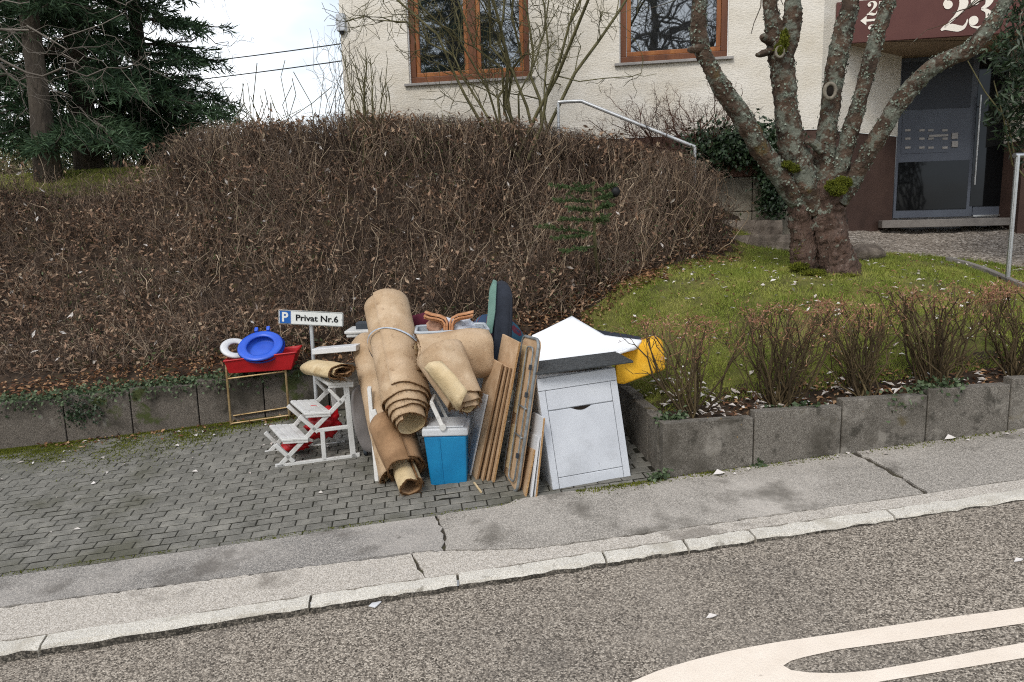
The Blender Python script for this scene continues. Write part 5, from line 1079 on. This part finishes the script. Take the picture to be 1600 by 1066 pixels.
for (l, r, y_, tk) in [((362, 752), (488, 737), 0, .028), ((470, 628), (594, 607), 0, .028), ((578, 487), (702, 470), 0, .03)]:
    a = S(*l); b = S(*r); dxy = b-a; zt_ = a[2]+.0
    mb = MB(); o0 = a-WVU*.03; b = b.copy(); ev_ = (b-a)*[1, 1, 0]; nsl = 4
    tr_ = MB(); tr_.box(o0-EZ*.012, ev_, WVU*(SWD+.08), EZ*(.022)); part = tr_.build('tread', M_plw, parent=stool, bevel=.006)
    for i in range(nsl):
        MB().box(o0+ev_*(i/nsl+.02)+WVU*.012+EZ*.0102, ev_*(1/nsl-.05), WVU*(SWD+.056), EZ*.005).build('tread_slat', M_plw, parent=part, bevel=.002, bseg=1)
    mb.box(o0-EZ*.03+ev_*.02+sn*.004, ev_*.96, sn*.02, EZ*.02); mb.build('tread_apron', M_plw, parent=part, bevel=.003)
def lumpy(name, label, cat, c, r, m, amp=.3, fr=2.2, seed=0, nu=26, nv=18):
    sd_ = Vector((seed*3.1, seed*1.7, 0)); mb = MB(); mb.sphere(c, r, nu, nv, fn=lambda d: 1+amp*mnoise.noise(Vector(d)*fr+sd_)+amp*.5*mnoise.noise(Vector(d)*fr*2.6+sd_)); return tag(mb.build(name, m, origin=np.array(c)-EZ*np.broadcast_to(r, (3,))[2], smooth=True), label, cat)
lumpy('red_cloth', 'crumpled red cloth heaped under the middle step of the stool', 'cloth', S(560, 660, .17)-EZ*.02, (.12, .10, .12), M_red, .5, 2.4, 2)
lumpy('red_cloth', 'crumpled red cloth lying behind the lowest step of the stool', 'cloth', S(430, 742, .24)-EZ*.06, (.11, .08, .05), M_red, .5, 2.2, 5)

# --- gilt rack with red tray and toilet seats
K0 = G(361, 666); K1 = G(451, 655); kx = unit((K1-K0)*[1, 1, 0]); ky = np.array([-kx[1], kx[0], 0]); kw = np.linalg.norm(K1-K0); kd = .24
rack = thing('tube_rack', 'small tarnished brass tube rack holding the red tray', 'rack', (K0+K1)/2)
def K(x, y, off=0): return onp(x, y, K0, ky)+ky*off
ptl = K(353, 572); ptr = K(446, 578)
for (a, b, off, r_) in [((361, 664), (353, 570), 0, .011), ((452, 650), (446, 576), 0, .011), ((361, 664), (353, 570), kd, .011), ((452, 650), (446, 576), kd, .011)]: MB().tube([K(*a, off), K(*b, off)], r_, 8).build('post', M_brass, parent=rack, auto=40)
for (a, b, off, r_) in [((355, 592), (447, 580), 0, .009), ((355, 592), (447, 580), kd, .009), ((361, 662), (451, 649), 0, .009), ((360, 655), (450, 641), kd*.5, .008), ((361, 662), (451, 649), kd, .008), ((389, 590), (395, 656), kd, .006), ((413, 587), (418, 652), kd, .006)]: MB().tube([K(*a, off), K(*b, off)], r_, 8).build('rail', M_brass, parent=rack, auto=40)
for a in ((355, 592), (447, 580), (361, 662), (451, 649)): MB().tube([K(*a), K(*a, kd)], .007, 8).build('cross_tube', M_brass, parent=rack, auto=40)
# tray (tapered tub with rim)
ta = K(352, 563, -.06); tb_ = K(464, 549, -.06); tc_ = K(359, 583, -.03); td_ = K(456, 577, -.03); dpt = .36
tr = thing('plastic_tray', 'red plastic tray on the brass rack holding toilet seats', 'tray', (tc_+td_)/2)
hi0 = [ta, tb_, tb_+ky*dpt, ta+ky*dpt]; lo0 = [tc_, td_, td_+ky*(dpt-.06), tc_+ky*(dpt-.06)]; cen = sum(hi0)/4
inn = [cen+(p-cen)*.94 for p in hi0]; lin_ = [p+(sum(lo0)/4-p)*.08+EZ*.008 for p in lo0]
mb = MB(); mb.add(hi0+lo0+inn+lin_, [(0, 1, 9, 8), (1, 2, 10, 9), (2, 3, 11, 10), (3, 0, 8, 11), (4, 5, 1, 0), (5, 6, 2, 1), (6, 7, 3, 2), (7, 4, 0, 3), (7, 6, 5, 4), (8, 9, 13, 12), (9, 10, 14, 13), (10, 11, 15, 14), (11, 8, 12, 15), (12, 13, 14, 15)])
mb.build('tub', M_red, parent=tr, bevel=.008)
mb = MB(); hc = hi0+[hi0[0]]
for a, b in zip(hc[:-1], hc[1:]): mb.tube([a, b], .008, 8)
mb.build('rim', M_red, parent=tr, auto=50)
def ring_seat(name, label, c, X, Y, rx, ry, hx, hy, th, m, hinge=True, lobes=0, hole_shift=0):
    t = thing(name, label, 'toilet seat', np.array(c)); X = unit(X); Nn = unit(np.cross(X, Y)); Yv = np.cross(Nn, X); n = 48; prof = [(0, 0), (.12, .8), (.35, 1), (.7, 1), (.92, .7), (1, 0)]
    mb = MB()
    for i in range(n):
        a = 2*pi*i/n; o_ = X*cos(a)*rx+Yv*(sin(a)*ry); i_ = X*cos(a)*hx+Yv*(sin(a)*hy+hole_shift)
        for (s, h) in prof: mb.v.append(tuple(np.array(c)+o_*(1-s)+i_*s+Nn*th*h))
    k = len(prof); mb.f = [(i*k+j, ((i+1) % n)*k+j, ((i+1) % n)*k+j+1, i*k+j+1) for i in range(n) for j in range(k-1)]+[(i*k+k-1, ((i+1) % n)*k+k-1, ((i+1) % n)*k, i*k) for i in range(n)]; mb.mi = [0]*len(mb.f)
    mb.build('ring', m, parent=t, smooth=True)
    if hinge:
        for s in (-.26, .26):
            p = np.array(c)+Yv*(ry*.97)+X*rx*s; MB().box(p-X*.016-Nn*.004, X*.032, Yv*.05, Nn*.03).build('hinge', m, parent=t, bevel=.006)
    return t
sc_ = W(407, 541, K0[1]+.10); ring_seat('toilet_ring', 'blue plastic toilet seat propped in the red tray', sc_, kx+EZ*.05, EZ*.55+ky*.83, .205, .20, .118, .125, .016, M_seat)
# its bowl-shaped lid underneath
mb = MB(); Nn = unit(np.cross(kx, EZ*.55+ky*.83)); Yv = np.cross(Nn, kx); n = 40; c_ = sc_-Nn*.012+kx*.01
for (s, d_) in [(1.0, 0), (.98, -.02), (.55, -.045), (0.001, -.05)]:
    for i in range(n): a = 2*pi*i/n; mb.v.append(tuple(c_+kx*cos(a)*.205*s+Yv*sin(a)*.20*s+Nn*d_))
mb.f = [(j*n+i, j*n+(i+1) % n, (j+1)*n+(i+1) % n, (j+1)*n+i) for j in range(3) for i in range(n)]; mb.mi = [0]*len(mb.f)
tag(mb.build('toilet_cover', M_seat, origin=c_, smooth=True), 'blue dished toilet lid under the blue seat ring', 'toilet lid')
sw = W(368, 545, K0[1]+.17); ring_seat('toilet_ring', 'white toilet seat sticking out behind the blue one', sw, kx-EZ*.35, EZ*.45+ky*.9, .135, .15, .06, .075, .02, M_plw2, hinge=False)

# --- parking sign
sg0 = W(486, 505, 6.05); foot = sg0.copy(); foot[2] = gz(foot[0], foot[1])
sign = thing('parking_sign', 'white private parking sign with blue P on a metal post', 'sign', foot)
MB().tube([foot-EZ*.05, sg0+EZ*.05], .016, 10).build('post', M_galv, parent=sign, auto=40)
pl = [W(435, 506, 6.03), W(536, 511, 6.0), W(537, 488, 6.0), W(436, 484, 6.03)]
px_ = unit(pl[1]-pl[0]); pyv = unit(pl[3]-pl[0]-px_*np.dot(pl[3]-pl[0], px_)); pn = np.cross(px_, pyv); pwid = np.linalg.norm(pl[1]-pl[0]); phei = np.linalg.norm(pl[3]-pl[0])
mb = MB(); r_ = .012; c_ = []
for (cx, cy, a0) in [(pwid-r_, r_, -pi/2), (pwid-r_, phei-r_, 0), (r_, phei-r_, pi/2), (r_, r_, pi)]:
    for q in range(5): a = a0+q*pi/8; c_.append((cx+r_*cos(a), cy+r_*sin(a)))
mb.prism([pl[0]+px_*a+pyv*b for a, b in c_], -pn*.006); plate = mb.build('plate', M_sign, parent=sign)
mb = MB(); cl = [(pwid/2+(a-pwid/2)*.985, phei/2+(b-phei/2)*.93) for a, b in c_]; cl.append(cl[0])
for p, q in zip(cl[:-1], cl[1:]):
    P_, Q_ = pl[0]+px_*p[0]+pyv*p[1]+pn*.0015, pl[0]+px_*q[0]+pyv*q[1]+pn*.0015; mb.bar(P_, Q_, unit(np.cross(Q_-P_, pn))*.0028, pn*.001)
mb.build('border', M_ink, parent=plate)
MB().box(pl[0]+px_*.012+pyv*.008+pn*.0005, px_*(phei*.78), pyv*(phei-.016), pn*.002).build('blue_panel', M_signb, parent=plate)
def text(body, size, x, y, m, name, sx=1, bold=0.0):
    cu = bpy.data.curves.new('t', 'FONT'); cu.body = body; cu.size = size; cu.offset = bold; cu.resolution_u = 3; ob_ = bpy.data.objects.new('t', cu); C.objects.link(ob_); dg = bpy.context.evaluated_depsgraph_get()
    me = bpy.data.meshes.new_from_object(ob_.evaluated_get(dg)); bpy.data.objects.remove(ob_)
    org = np.array(parent_loc(plate))
    for v_ in me.vertices: q = pl[0]+px_*(x+v_.co.x*sx)+pyv*(y+v_.co.y)+pn*.0034-org; v_.co = q
    me.materials.clear(); me.materials.append(m); me.name = name; o = bpy.data.objects.new(name, me); C.objects.link(o); o.parent = plate; return o
text('P', phei*.92, .012+phei*.13, phei*.2, M_sign, 'letter_p', bold=.003)
text('Privat Nr.6', phei*.60, .012+phei*1.12, phei*.30, M_ink, 'lettering', sx=1.13, bold=.0016)
for x_ in (.008, pwid-.012): MB().tube([pl[0]+px_*(x_+.002)+pyv*phei*.5, pl[0]+px_*(x_+.002)+pyv*phei*.5+pn*.004], .004, 8).build('rivet', M_steel, parent=plate)

# --- boards leaning between carpets and cupboard
def plank(name, label, fb, ft, bt, dep, th, m, group=None, back=.30, cat='board', lean=.02, edge=None, loc_z=None):
    FB = np.array(G(*fb)); FT = W(*ft, FB[1]+lean); BT = W(*bt, FB[1]+lean+back); u_ = FT-FB; b_ = BT-FT; nrm = unit(np.cross(u_, b_));
    if nrm[0] < 0: nrm = -nrm
    t = thing(name, label, cat, FB, group); o0 = FB-unit(u_)*.004
    MB().box(o0, u_, b_, nrm*th).build('panel', m, parent=t, bevel=.0015, bseg=1)
    MB().box(o0-unit(b_)*.0022+nrm*.001, u_*.999, unit(b_)*.002, nrm*(th-.002)).build('edge_band', edge or M_edge, parent=t)
    return t
GB = 'boards leaning beside the folding table'
plank('chipboard_panel', 'tallest brown chipboard panel leaning against the folding table', (770, 753), (811, 534), (785, 521), 0, .016, M_chip, GB, lean=.06, edge=M_chipe)
plank('chipboard_panel', 'shorter brown panel lying directly against the tallest chipboard panel', (762, 752), (797, 574), (774, 562), 0, .014, M_chip, GB, lean=.05)
plank('chipboard_panel', 'middle one of the three shorter brown panels in the leaning stack', (754, 751), (791, 572), (769, 560), 0, .014, M_chip, GB, lean=.04)
plank('chipboard_panel', 'outermost shorter brown panel facing the cool box', (744, 750), (784, 568), (763, 556), 0, .016, M_chip, GB, lean=.03)
plank('white_board', 'narrow white board leaning just right of the cool box', (734, 742), (761, 616), (748, 612), 0, .012, M_plw2, GB, lean=.03, edge=M_plw2, back=.2)
plank('white_board', 'taller white-faced board leaning on the white cupboard', (836, 777), (849, 652), (833, 643), 0, .014, M_plw2, 'small boards leaning on the cupboard', lean=.04, back=.2, edge=M_chipe)
plank('white_board', 'shorter white-edged board before the taller white-faced one', (829, 777), (841, 682), (828, 675), 0, .013, M_plw2, 'small boards leaning on the cupboard', lean=.03, back=.2, edge=M_plw2)
plank('chipboard_panel', 'lowest bare chipboard offcut before the white-edged boards', (820, 776), (834, 702), (824, 696), 0, .013, M_chip, 'small boards leaning on the cupboard', lean=.03, back=.2, edge=M_chipe)
st_ = G(741, 756); s1_ = G(752, 771); tag(MB().bar(st_+EZ*.008, s1_+EZ*.008, ex*.012, EZ*.012).build('wood_strip', M_pile_, origin=st_, bevel=.002), 'short wooden strip lying on the paving before the panels', 'wood strip')

# --- folding table on edge
FB = G(805, 771); FT = W(840, 531, FB[1]+.08); BT = W(815, 524, FB[1]+.44); BBv = BT-FT; u_ = FT-FB; nrm = unit(np.cross(u_, BBv)); nrm = nrm if nrm[0] > 0 else -nrm
ft = thing('folding_table', 'folded camping table on edge with rounded metal rim, underside showing', 'folding table', FB)
uu, bb = np.linalg.norm(u_), np.linalg.norm(BBv); U_, B_ = u_/uu, BBv/bb
def T(a, b, n=0): return FB+U_*a+B_*b+nrm*n
def rrect(a0, a1, b0, b1, r, n=0, k=6):
    out = []
    for (ca, cb, s) in [(a1-r, b1-r, 0), (a0+r, b1-r, pi/2), (a0+r, b0+r, pi), (a1-r, b0+r, 3*pi/2)]:
        for q in range(k+1): a = s+q*pi/2/k; out.append(T(ca+r*cos(a), cb+r*sin(a), n))
    return out
mb = MB(); mb.prism(rrect(.004, uu-.004, .004, bb-.004, .055, .012), nrm*.02); mb.build('top', M_chip, parent=ft)
loop = rrect(.0, uu, .0, bb, .06, .012); loop += loop[:2]; MB().tube(loop, .0105, 8, cap=False).build('rim', M_alu, parent=ft, smooth=True)
lp2 = rrect(.06, uu-.06, .045, bb*.52, .04, -.004); lp2 += lp2[:2]; MB().tube(lp2, .006, 8, cap=False).build('leg_frame', M_alu, parent=ft, smooth=True)
for a in (.36, .55): MB().tube([T(uu*a, .01, -.004), T(uu*a, bb*.5, -.004)], .006, 6).build('cross_bar', M_alu, parent=ft, smooth=True)
for (a0, a1, b0, b1) in [(.10, .40, .55, .85), (.48, .94, .55, .88)]:
    MB().box(T(uu*a0, bb*b0, .003), U_*(uu*(a1-a0)), B_*(bb*(b1-b0)), nrm*.008).build('underside_panel', M_pile_, parent=ft, bevel=.003)
for a in (.22, .62, .80): MB().box(T(uu*a, .035, -.018), U_*.035, B_*.02, nrm*.02).build('clip', M_dgrey, parent=ft, bevel=.003)

# --- white cupboard with dark worktop piece
BL = G(864, 766); BR = G(986, 744); TL = W(838, 592, BL[1]+.09); TR = W(959, 571, BR[1]+.11)
cx = unit(BR-BL); cu_ = unit((TL-BL)-cx*np.dot(TL-BL, cx)); cw = (np.linalg.norm(BR-BL)+np.linalg.norm(TR-TL))/2; skew = np.dot(TL-BL, cx); chh = np.dot(TL-BL, cu_)
cu_ = unit(TL-BL); chh = np.linalg.norm(TL-BL); cn = unit(np.cross(cx, cu_)); cn = -cn if cn[1] < 0 else cn
cu_ = unit(cu_-0*cx)
cup = thing('cupboard', 'white kitchen cupboard unit tilted to one side, drawer above door', 'cupboard', BL)
def Q(a, b, n=0): return BL+cx*a*cw+cu_*b*chh+cn*n
MB().box(Q(0, 0, .02), cx*cw, cu_*chh, cn*.34).build('carcass', M_plw2, parent=cup, bevel=.003)
def pan(name, a0, a1, b0, b1, n0, n1, m=M_wpaint, bev=.003): return MB().box(Q(a0, b0, n0), cx*cw*(a1-a0), cu_*chh*(b1-b0), cn*(n1-n0)).build(name, m, parent=cup, bevel=bev)
pan('top_rail', 0, 1, .885, .995, .001, .0185); pan('side_stile', 0, .085, .0, .88, .002, .0185); pan('side_stile', .915, 1, .0, .88, .002, .0185)
pan('bottom_rail', .09, .91, .0, .095, .002, .0185)
pan('drawer_front', .09, .91, .705, .88, .003, .0185)
dr = pan('door_front', .09, .91, .10, .695, .003, .0185)
MB().prism([Q(.37+.26*t, .70-.032*sin(pi*t), .0004) for t in np.linspace(0, 1, 14)], cn*.002).build('finger_notch', M_hole, parent=dr)
# worktop slab lying on it
wt_ = [W(838, 584, BL[1]+.03), W(990, 564, BR[1]-.02), W(962, 549, BR[1]+.34), W(842, 564, BL[1]+.36)]
mb = MB(); mb.prism(wt_, EZ*-.013); o = mb.build('worktop_offcut', M_slate, origin=wt_[0], bevel=.003); tag(o, 'speckled dark worktop slab lying on top of the white cupboard', 'worktop')
# --- white foam sheet, navy mat, yellow cushion
lowe = [(826, 590, 5.05), (870, 578, 5.06), (915, 568, 5.06), (962, 556, 5.07), (985, 548, 5.1)]; tope = [(830, 527, 5.5), (858, 514, 5.66), (893, 497, 5.85), (944, 527, 5.6), (1003, 535, 5.35)]
mb = MB(); n_ = 16; lw = np.array([W(*p) for p in lowe]); tw_ = np.array([W(*p) for p in tope]); v = []
for i in range(n_+1):
    s = i/n_*4
    a = np.array([np.interp(s, range(5), lw[:, k]) for k in range(3)]); b = np.array([np.interp(s, range(5), tw_[:, k]) for k in range(3)])
    for j in range(n_+1): t = j/n_; v.append(a+(b-a)*t-EZ*.05*sin(pi*t)*(.4+.6*sin(pi*i/n_)))
mb.add(v, [(i*(n_+1)+j, (i+1)*(n_+1)+j, (i+1)*(n_+1)+j+1, i*(n_+1)+j+1) for i in range(n_) for j in range(n_)]); o = mb.build('foam_sheet', M_sheet, origin=lw[2], smooth=True); o.modifiers.new('s', 'SOLIDIFY').thickness = -.02
tag(o, 'large white flexible sheet draped over the rubbish behind the cupboard', 'sheet')
def padbox(name, label, cat, corners, thickv, m, sub=3, puff=.0, bevel=.03):
    mb = MB(); mb.prism(corners, thickv); o = mb.build('cover', m, parent=thing(name, label, cat, np.array(corners[0])), bevel=bevel, bseg=4, smooth=True); return o
yc = [W(962, 556, 5.2), W(1004, 536, 5.32), W(1027, 528, 5.36), W(1036, 533, 5.33), W(1041, 578, 5.25), W(1000, 592, 5.18), W(976, 601, 5.14), W(962, 600, 5.14)]
padbox('floor_cushion', 'yellow foam cushion wedged between the sheet and the first planter shrub', 'cushion', yc, np.array([.03, .26, -.02]), M_yellow, bevel=.035)
nc = [W(905, 520, 5.95), W(1002, 534, 5.75), W(996, 529, 5.8), W(940, 521, 5.95), W(910, 508, 6.0)]
nc = [W(900, 545, 5.9), W(1003, 560, 5.62), W(1003, 529, 5.66), W(985, 526, 5.75), W(934, 518, 5.88), W(908, 512, 5.95)]
padbox('folded_mat', 'thin dark navy mat edge showing behind the white sheet', 'mat', nc, np.array([.01, .1, .0]), M_navy, bevel=.012)

# --- dark upholstered chair back with cloth over its arm
cb = thing('upholstered_chair', 'dark upholstered chair standing on end in the middle of the pile', 'chair', np.array([W(785, 560, 5.7)[0], 5.7, gz(0, 5.7)]))
mb = MB(); P0 = [W(769, 640, 5.62), W(793, 640, 5.62), W(801, 505, 5.68), W(801, 462, 5.72), W(797, 448, 5.75), W(787, 444, 5.77), W(777, 447, 5.75), W(773, 460, 5.72), W(770, 560, 5.66)]
mb.prism(P0, np.array([-.02, .42, .0])); mb.build('backrest', M_navy, parent=cb, bevel=.022, bseg=4, smooth=True)
mb = MB(); P0 = [W(768, 720, 5.6), W(830, 720, 5.6), W(830, 690, 5.6), W(768, 690, 5.6)]; mb.prism(P0, np.array([0, .4, 0])); mb.build('seat', M_navy, parent=cb, bevel=.02, bseg=3, smooth=True)
mb = MB(); P0 = [W(758, 522, 5.66), W(769, 522, 5.66), W(774, 488, 5.69), W(776, 447, 5.72), W(770, 444, 5.73), W(764, 458, 5.71), W(762, 490, 5.69)]
mb.prism(P0, np.array([.0, .25, .02])); o = mb.build('green_towel', M_green, origin=P0[0], bevel=.008, bseg=3, smooth=True); tag(o, 'folded grey-green cloth hanging beside the dark chair back', 'cloth')
# striped bag behind
mt = bpy.data.materials.new('striped_fabric'); mt.use_nodes = True; nt = mt.node_tree; N = nt.nodes; L = nt.links; b_ = N['Principled BSDF']; b_.inputs['Roughness'].default_value = .7
tcn = N.new('ShaderNodeTexCoord'); wv = N.new('ShaderNodeTexWave'); wv.inputs['Scale'].default_value = 3.2; wv.inputs['Distortion'].default_value = 1.2; mpn = N.new('ShaderNodeMapping'); mpn.inputs['Rotation'].default_value = (0, .5, .6); L.new(tcn.outputs['Object'], mpn.inputs[0]); L.new(mpn.outputs[0], wv.inputs[0])
rpn = N.new('ShaderNodeValToRGB'); rpn.color_ramp.interpolation = 'CONSTANT'; rpn.color_ramp.elements[0].color = (*lin('#1d3a5a'), 1); rpn.color_ramp.elements[1].color = (*lin('#6b2236'), 1); rpn.color_ramp.elements[1].position = .62; e_ = rpn.color_ramp.elements.new(.85); e_.color = (*lin('#2f6076'), 1)
L.new(wv.outputs['Color'], rpn.inputs[0]); L.new(rpn.outputs[0], b_.inputs['Base Color'])
lumpy('striped_bag', 'blue and maroon striped fabric bag behind the dark chair', 'bag', W(772, 545, 6.12), (.26, .2, .29), mt, .12, 1.6, 3)
lumpy('maroon_bundle', 'maroon cloth bundle peeping out between carpet roll and tub', 'cloth', W(664, 512, 5.9), (.13, .1, .12), mat('maroon_cloth', ['#4d1626', '#5f1c2f'], .85, 6, bump=.3, bscale=80), .2, 2, 4)
# grey-white tub with contents
tbk = thing('storage_tub', 'grey-white plastic tub behind the folded carpet', 'tub', np.array([W(710, 600, 5.45)[0], 5.45, gz(0, 5.45)]))
TBL, TBR = W(650, 521, 5.3), W(763, 514, 5.36); tx = unit((TBR-TBL)*[1, 1, 0]); ty = np.array([-tx[1], tx[0], 0]); tw2 = np.linalg.norm(TBR-TBL); td2 = .36; th2 = TBL[2]-gz(0, 5.4)
mb = MB(); z_ = EZ*-th2
def rr2(sc_, z): return [TBL+tx*(tw2/2+sx*tw2/2*sc_)+ty*(td2/2+sy*td2/2*sc_)+EZ*z for sx, sy in ((-1, -1), (1, -1), (1, 1), (-1, 1))]
o1, o2, o3, o4, o5 = rr2(1, 0), rr2(.94, 0), rr2(.86, -th2+.02), rr2(.88, -th2+.002), rr2(.96, -.03)
v = o2+o3+o4+o5
mb.add(v, [(0, 1, 5, 4), (1, 2, 6, 5), (2, 3, 7, 6), (3, 0, 4, 7), (4, 5, 6, 7), (11, 10, 9, 8), (8, 9, 13, 12), (9, 10, 14, 13), (10, 11, 15, 14), (11, 8, 12, 15)]); mb.build('shell', M_tub, parent=tbk, bevel=.02, bseg=3)
lp = []
for k_ in range(4):
    a, b = o1[k_], o1[(k_+1) % 4]; lp += [a+(b-a)*.06, a+(b-a)*.94]
lp += lp[:2]; MB().tube(lp, .013, 8, cap=False).build('rim', M_tub, parent=tbk, smooth=True)
lumpy('white_cloth', 'crumpled white and grey cloth stuffed in the tub', 'cloth', W(712, 516, 5.5), (.16, .13, .10), mat('white_cloth', ['#9aa0ab', '#c3c7cf', '#e0e2e6'], .85, 5, bump=.4, bscale=40), .4, 2.6, 7, 32, 22)
lumpy('peach_cloth', 'peach coloured cloth bundle in the tub beside the wooden slats', 'cloth', W(683, 510, 5.46), (.075, .07, .07), mat('peach_cloth', ['#b98a70', '#cda68e'], .85, 5), .25, 2.4, 8)
# curved wooden slats
def z4(x, y): return 640+x/7.105, 470+y/7.105
ws = thing('wooden_slats', 'varnished wooden slats curving outwards like wings above the tub', 'wooden slats', W(*z4(430, 330), 5.36))
for (pts, dd) in [([(415, 330), (415, 250), (395, 205), (330, 175), (240, 158), (165, 128)], 0), ([(392, 330), (390, 262), (362, 222), (300, 200), (225, 192), (155, 168)], .0), ([(382, 330), (380, 275), (350, 240), (290, 218), (220, 210), (158, 190)], .03),
                  ([(445, 330), (447, 250), (465, 200), (530, 165), (620, 148), (708, 126)], 0), ([(470, 330), (472, 262), (492, 215), (550, 190), (630, 178), (705, 160)], .0), ([(482, 330), (484, 272), (508, 235), (560, 208), (640, 196), (700, 180)], .03)]:
    P = [W(*z4(*p), 5.33+dd) for p in pts]; mb = MB(); n_ = len(P); up = np.array([0, .07, 0]); v = []
    for i, p in enumerate(P):
        t = unit(P[min(i+1, n_-1)]-P[max(i-1, 0)]); nn = unit(np.cross(t, [0, 1, 0]))*.007; v += [p-nn, p+nn, p+nn+up, p-nn+up]
    mb.add(v, [(i*4+k, i*4+(k+1) % 4, (i+1)*4+(k+1) % 4, (i+1)*4+k) for i in range(n_-1) for k in range(4)]+[(3, 2, 1, 0), tuple((n_-1)*4+k for k in range(4))]); mb.build('slat', M_wood, parent=ws, bevel=.003)

# --- left-hand bits: white plank, tray, grey lounger
a = W(487, 546, 5.85); b = W(556, 540, 5.7); tag(MB().box(a-EZ*.045, b-a, np.array([.02, .12, .0]), EZ*.045).build('white_plank', M_plw2, origin=a, bevel=.004), 'white plank end jutting left beside the tallest carpet roll', 'plank')
a = W(541, 528, 5.9); b = W(600, 524, 5.9); dxy = (b-a)*[1, 1, 0]
wt2 = thing('white_tray', 'shallow white tray carrying a dark grey box left of the carpet rolls', 'tray', a)
MB().box(a, dxy, np.array([0, .28, 0]), EZ*.03).build('tray', M_plw, parent=wt2, bevel=.01); MB().box(a+EZ*.0305-[.012, .012, 0], dxy+[.024, 0, 0], np.array([0, .304, 0]), EZ*.025).build('rim', M_plw, parent=wt2, bevel=.008)
c_ = W(556, 517, 5.98); tag(MB().box(c_-EZ*.0, np.array([.13, 0, 0]), np.array([0, .12, 0]), EZ*.065).build('grey_box', M_dgrey, origin=c_, bevel=.006), 'small dark grey box sitting on the shallow white tray', 'box')
lg = thing('garden_lounger', 'folded garden lounger with grey fabric and white frame beside the stool', 'lounger', G(594, 750))
mb = MB(); rows = [[(553, 608, 5.5), (561, 600, 5.6), (585, 596, 5.7)], [(549, 636, 5.45), (560, 625, 5.5), (592, 630, 5.6)], [(553, 672, 5.4), (566, 668, 5.42), (598, 680, 5.45)], [(566, 706, 5.36), (578, 706, 5.36), (602, 712, 5.38)]]
v = [W(*p) for r in rows for p in r]; mb.add(v, [(i*3+j, (i+1)*3+j, (i+1)*3+j+1, i*3+j+1) for i in range(3) for j in range(2)]); o = mb.build('fabric', M_greyfab, parent=lg, smooth=True); sm = o.modifiers.new('s', 'SUBSURF'); sm.levels = sm.render_levels = 2; o.modifiers.new('t', 'SOLIDIFY').thickness = .02
fp = G(589, 750); MB().bar(fp, W(577, 606, fp[1]+.32), np.array([.03, 0, 0]), np.array([0, .03, .02])).build('frame_leg', M_plw, parent=lg, bevel=.004)
MB().bar(W(583, 640, 5.2), W(600, 690, 5.1), np.array([.04, 0, .01]), np.array([0, .02, .0])).build('armrest', M_plw, parent=lg, bevel=.006)
cc = G(572, 712)+EZ*.04; a = np.linspace(0, 2*pi, 16)[:-1]; mb = MB(); mb.tube([cc-[.012, 0, 0], cc+[.012, 0, 0]], .035, 16); mb.build('castor', M_dgrey, parent=lg, auto=40)

# --- litter on the road
a = road_px(576, 946, .004); mb = MB(); e_u = TU; mb.prism([road_px(576, 948, .006), road_px(586, 950, .006), road_px(596, 941, .006), road_px(586, 938, .006)], EZ*.004); tag(mb.build('white_card', M_plw2, origin=a), 'small white card lying in the gutter by the kerb', 'card')
for (px, py, lb) in [(1103, 966, 'pale dry leaf alone in the middle of the road'), (1584, 878, 'pale leaf on the road near the right kerb')]:
    p = road_px(px, py, .006); v, f = leaves_np(np.array([p]), np.array([[1, .2, .15]]), np.array([[0, -.2, 1.]]), np.array([.06]), np.array([.03]), .3); tag(npmesh('lone_leaf', v, f, M_leafw, origin=p), lb, 'leaf')
for (px, py, lb) in [(1123, 741, 'curled pale leaf on the pavement by the first planter block'), (1484, 686, 'large pale leaf on the pavement by the fourth planter block')]:
    p = G(px, py, .008); v, f = leaves_np(np.array([p-EU*.04]), np.array([[1, .1, .1]]), np.array([[0, -.4, 1.]]), np.array([.085]), np.array([.05]), .4); tag(npmesh('lone_leaf', v, f, M_leafw, origin=p), lb, 'leaf')

# ================================================================== ACROSS THE STREET (mirrored in the window panes)
def copy_tree(root, loc, rz_, label, group=None, s=1.):
    r = root.copy(); C.objects.link(r); r.location = loc; r.rotation_euler = (0, 0, rz_); r.scale = (s, s, s); r['label'] = label
    for ch in list(root.children): c = ch.copy(); C.objects.link(c); c.parent = r
    return r
for i, (x, y, z_, rz_, s, src) in enumerate([(-12.5, -16, -1.2, 1., 2.3, con2), (-7.5, -20, -1, 3.2, 2.3, con3), (-19, -18, -1.5, 2, 2.2, con4)]):
    copy_tree(src, (x, y, z_), rz_, ['tall conifer across the street behind the viewer', 'conifer across the street nearest the big bare tree', 'conifer across the street downhill'][i], s=s)
b = np.array([-2.2, -13, -1.2]); bare_tree(b, b+np.array([.3, .2, 13.5]), .26, 'large bare tree across the street behind the viewer', 61, 60, 6.0)
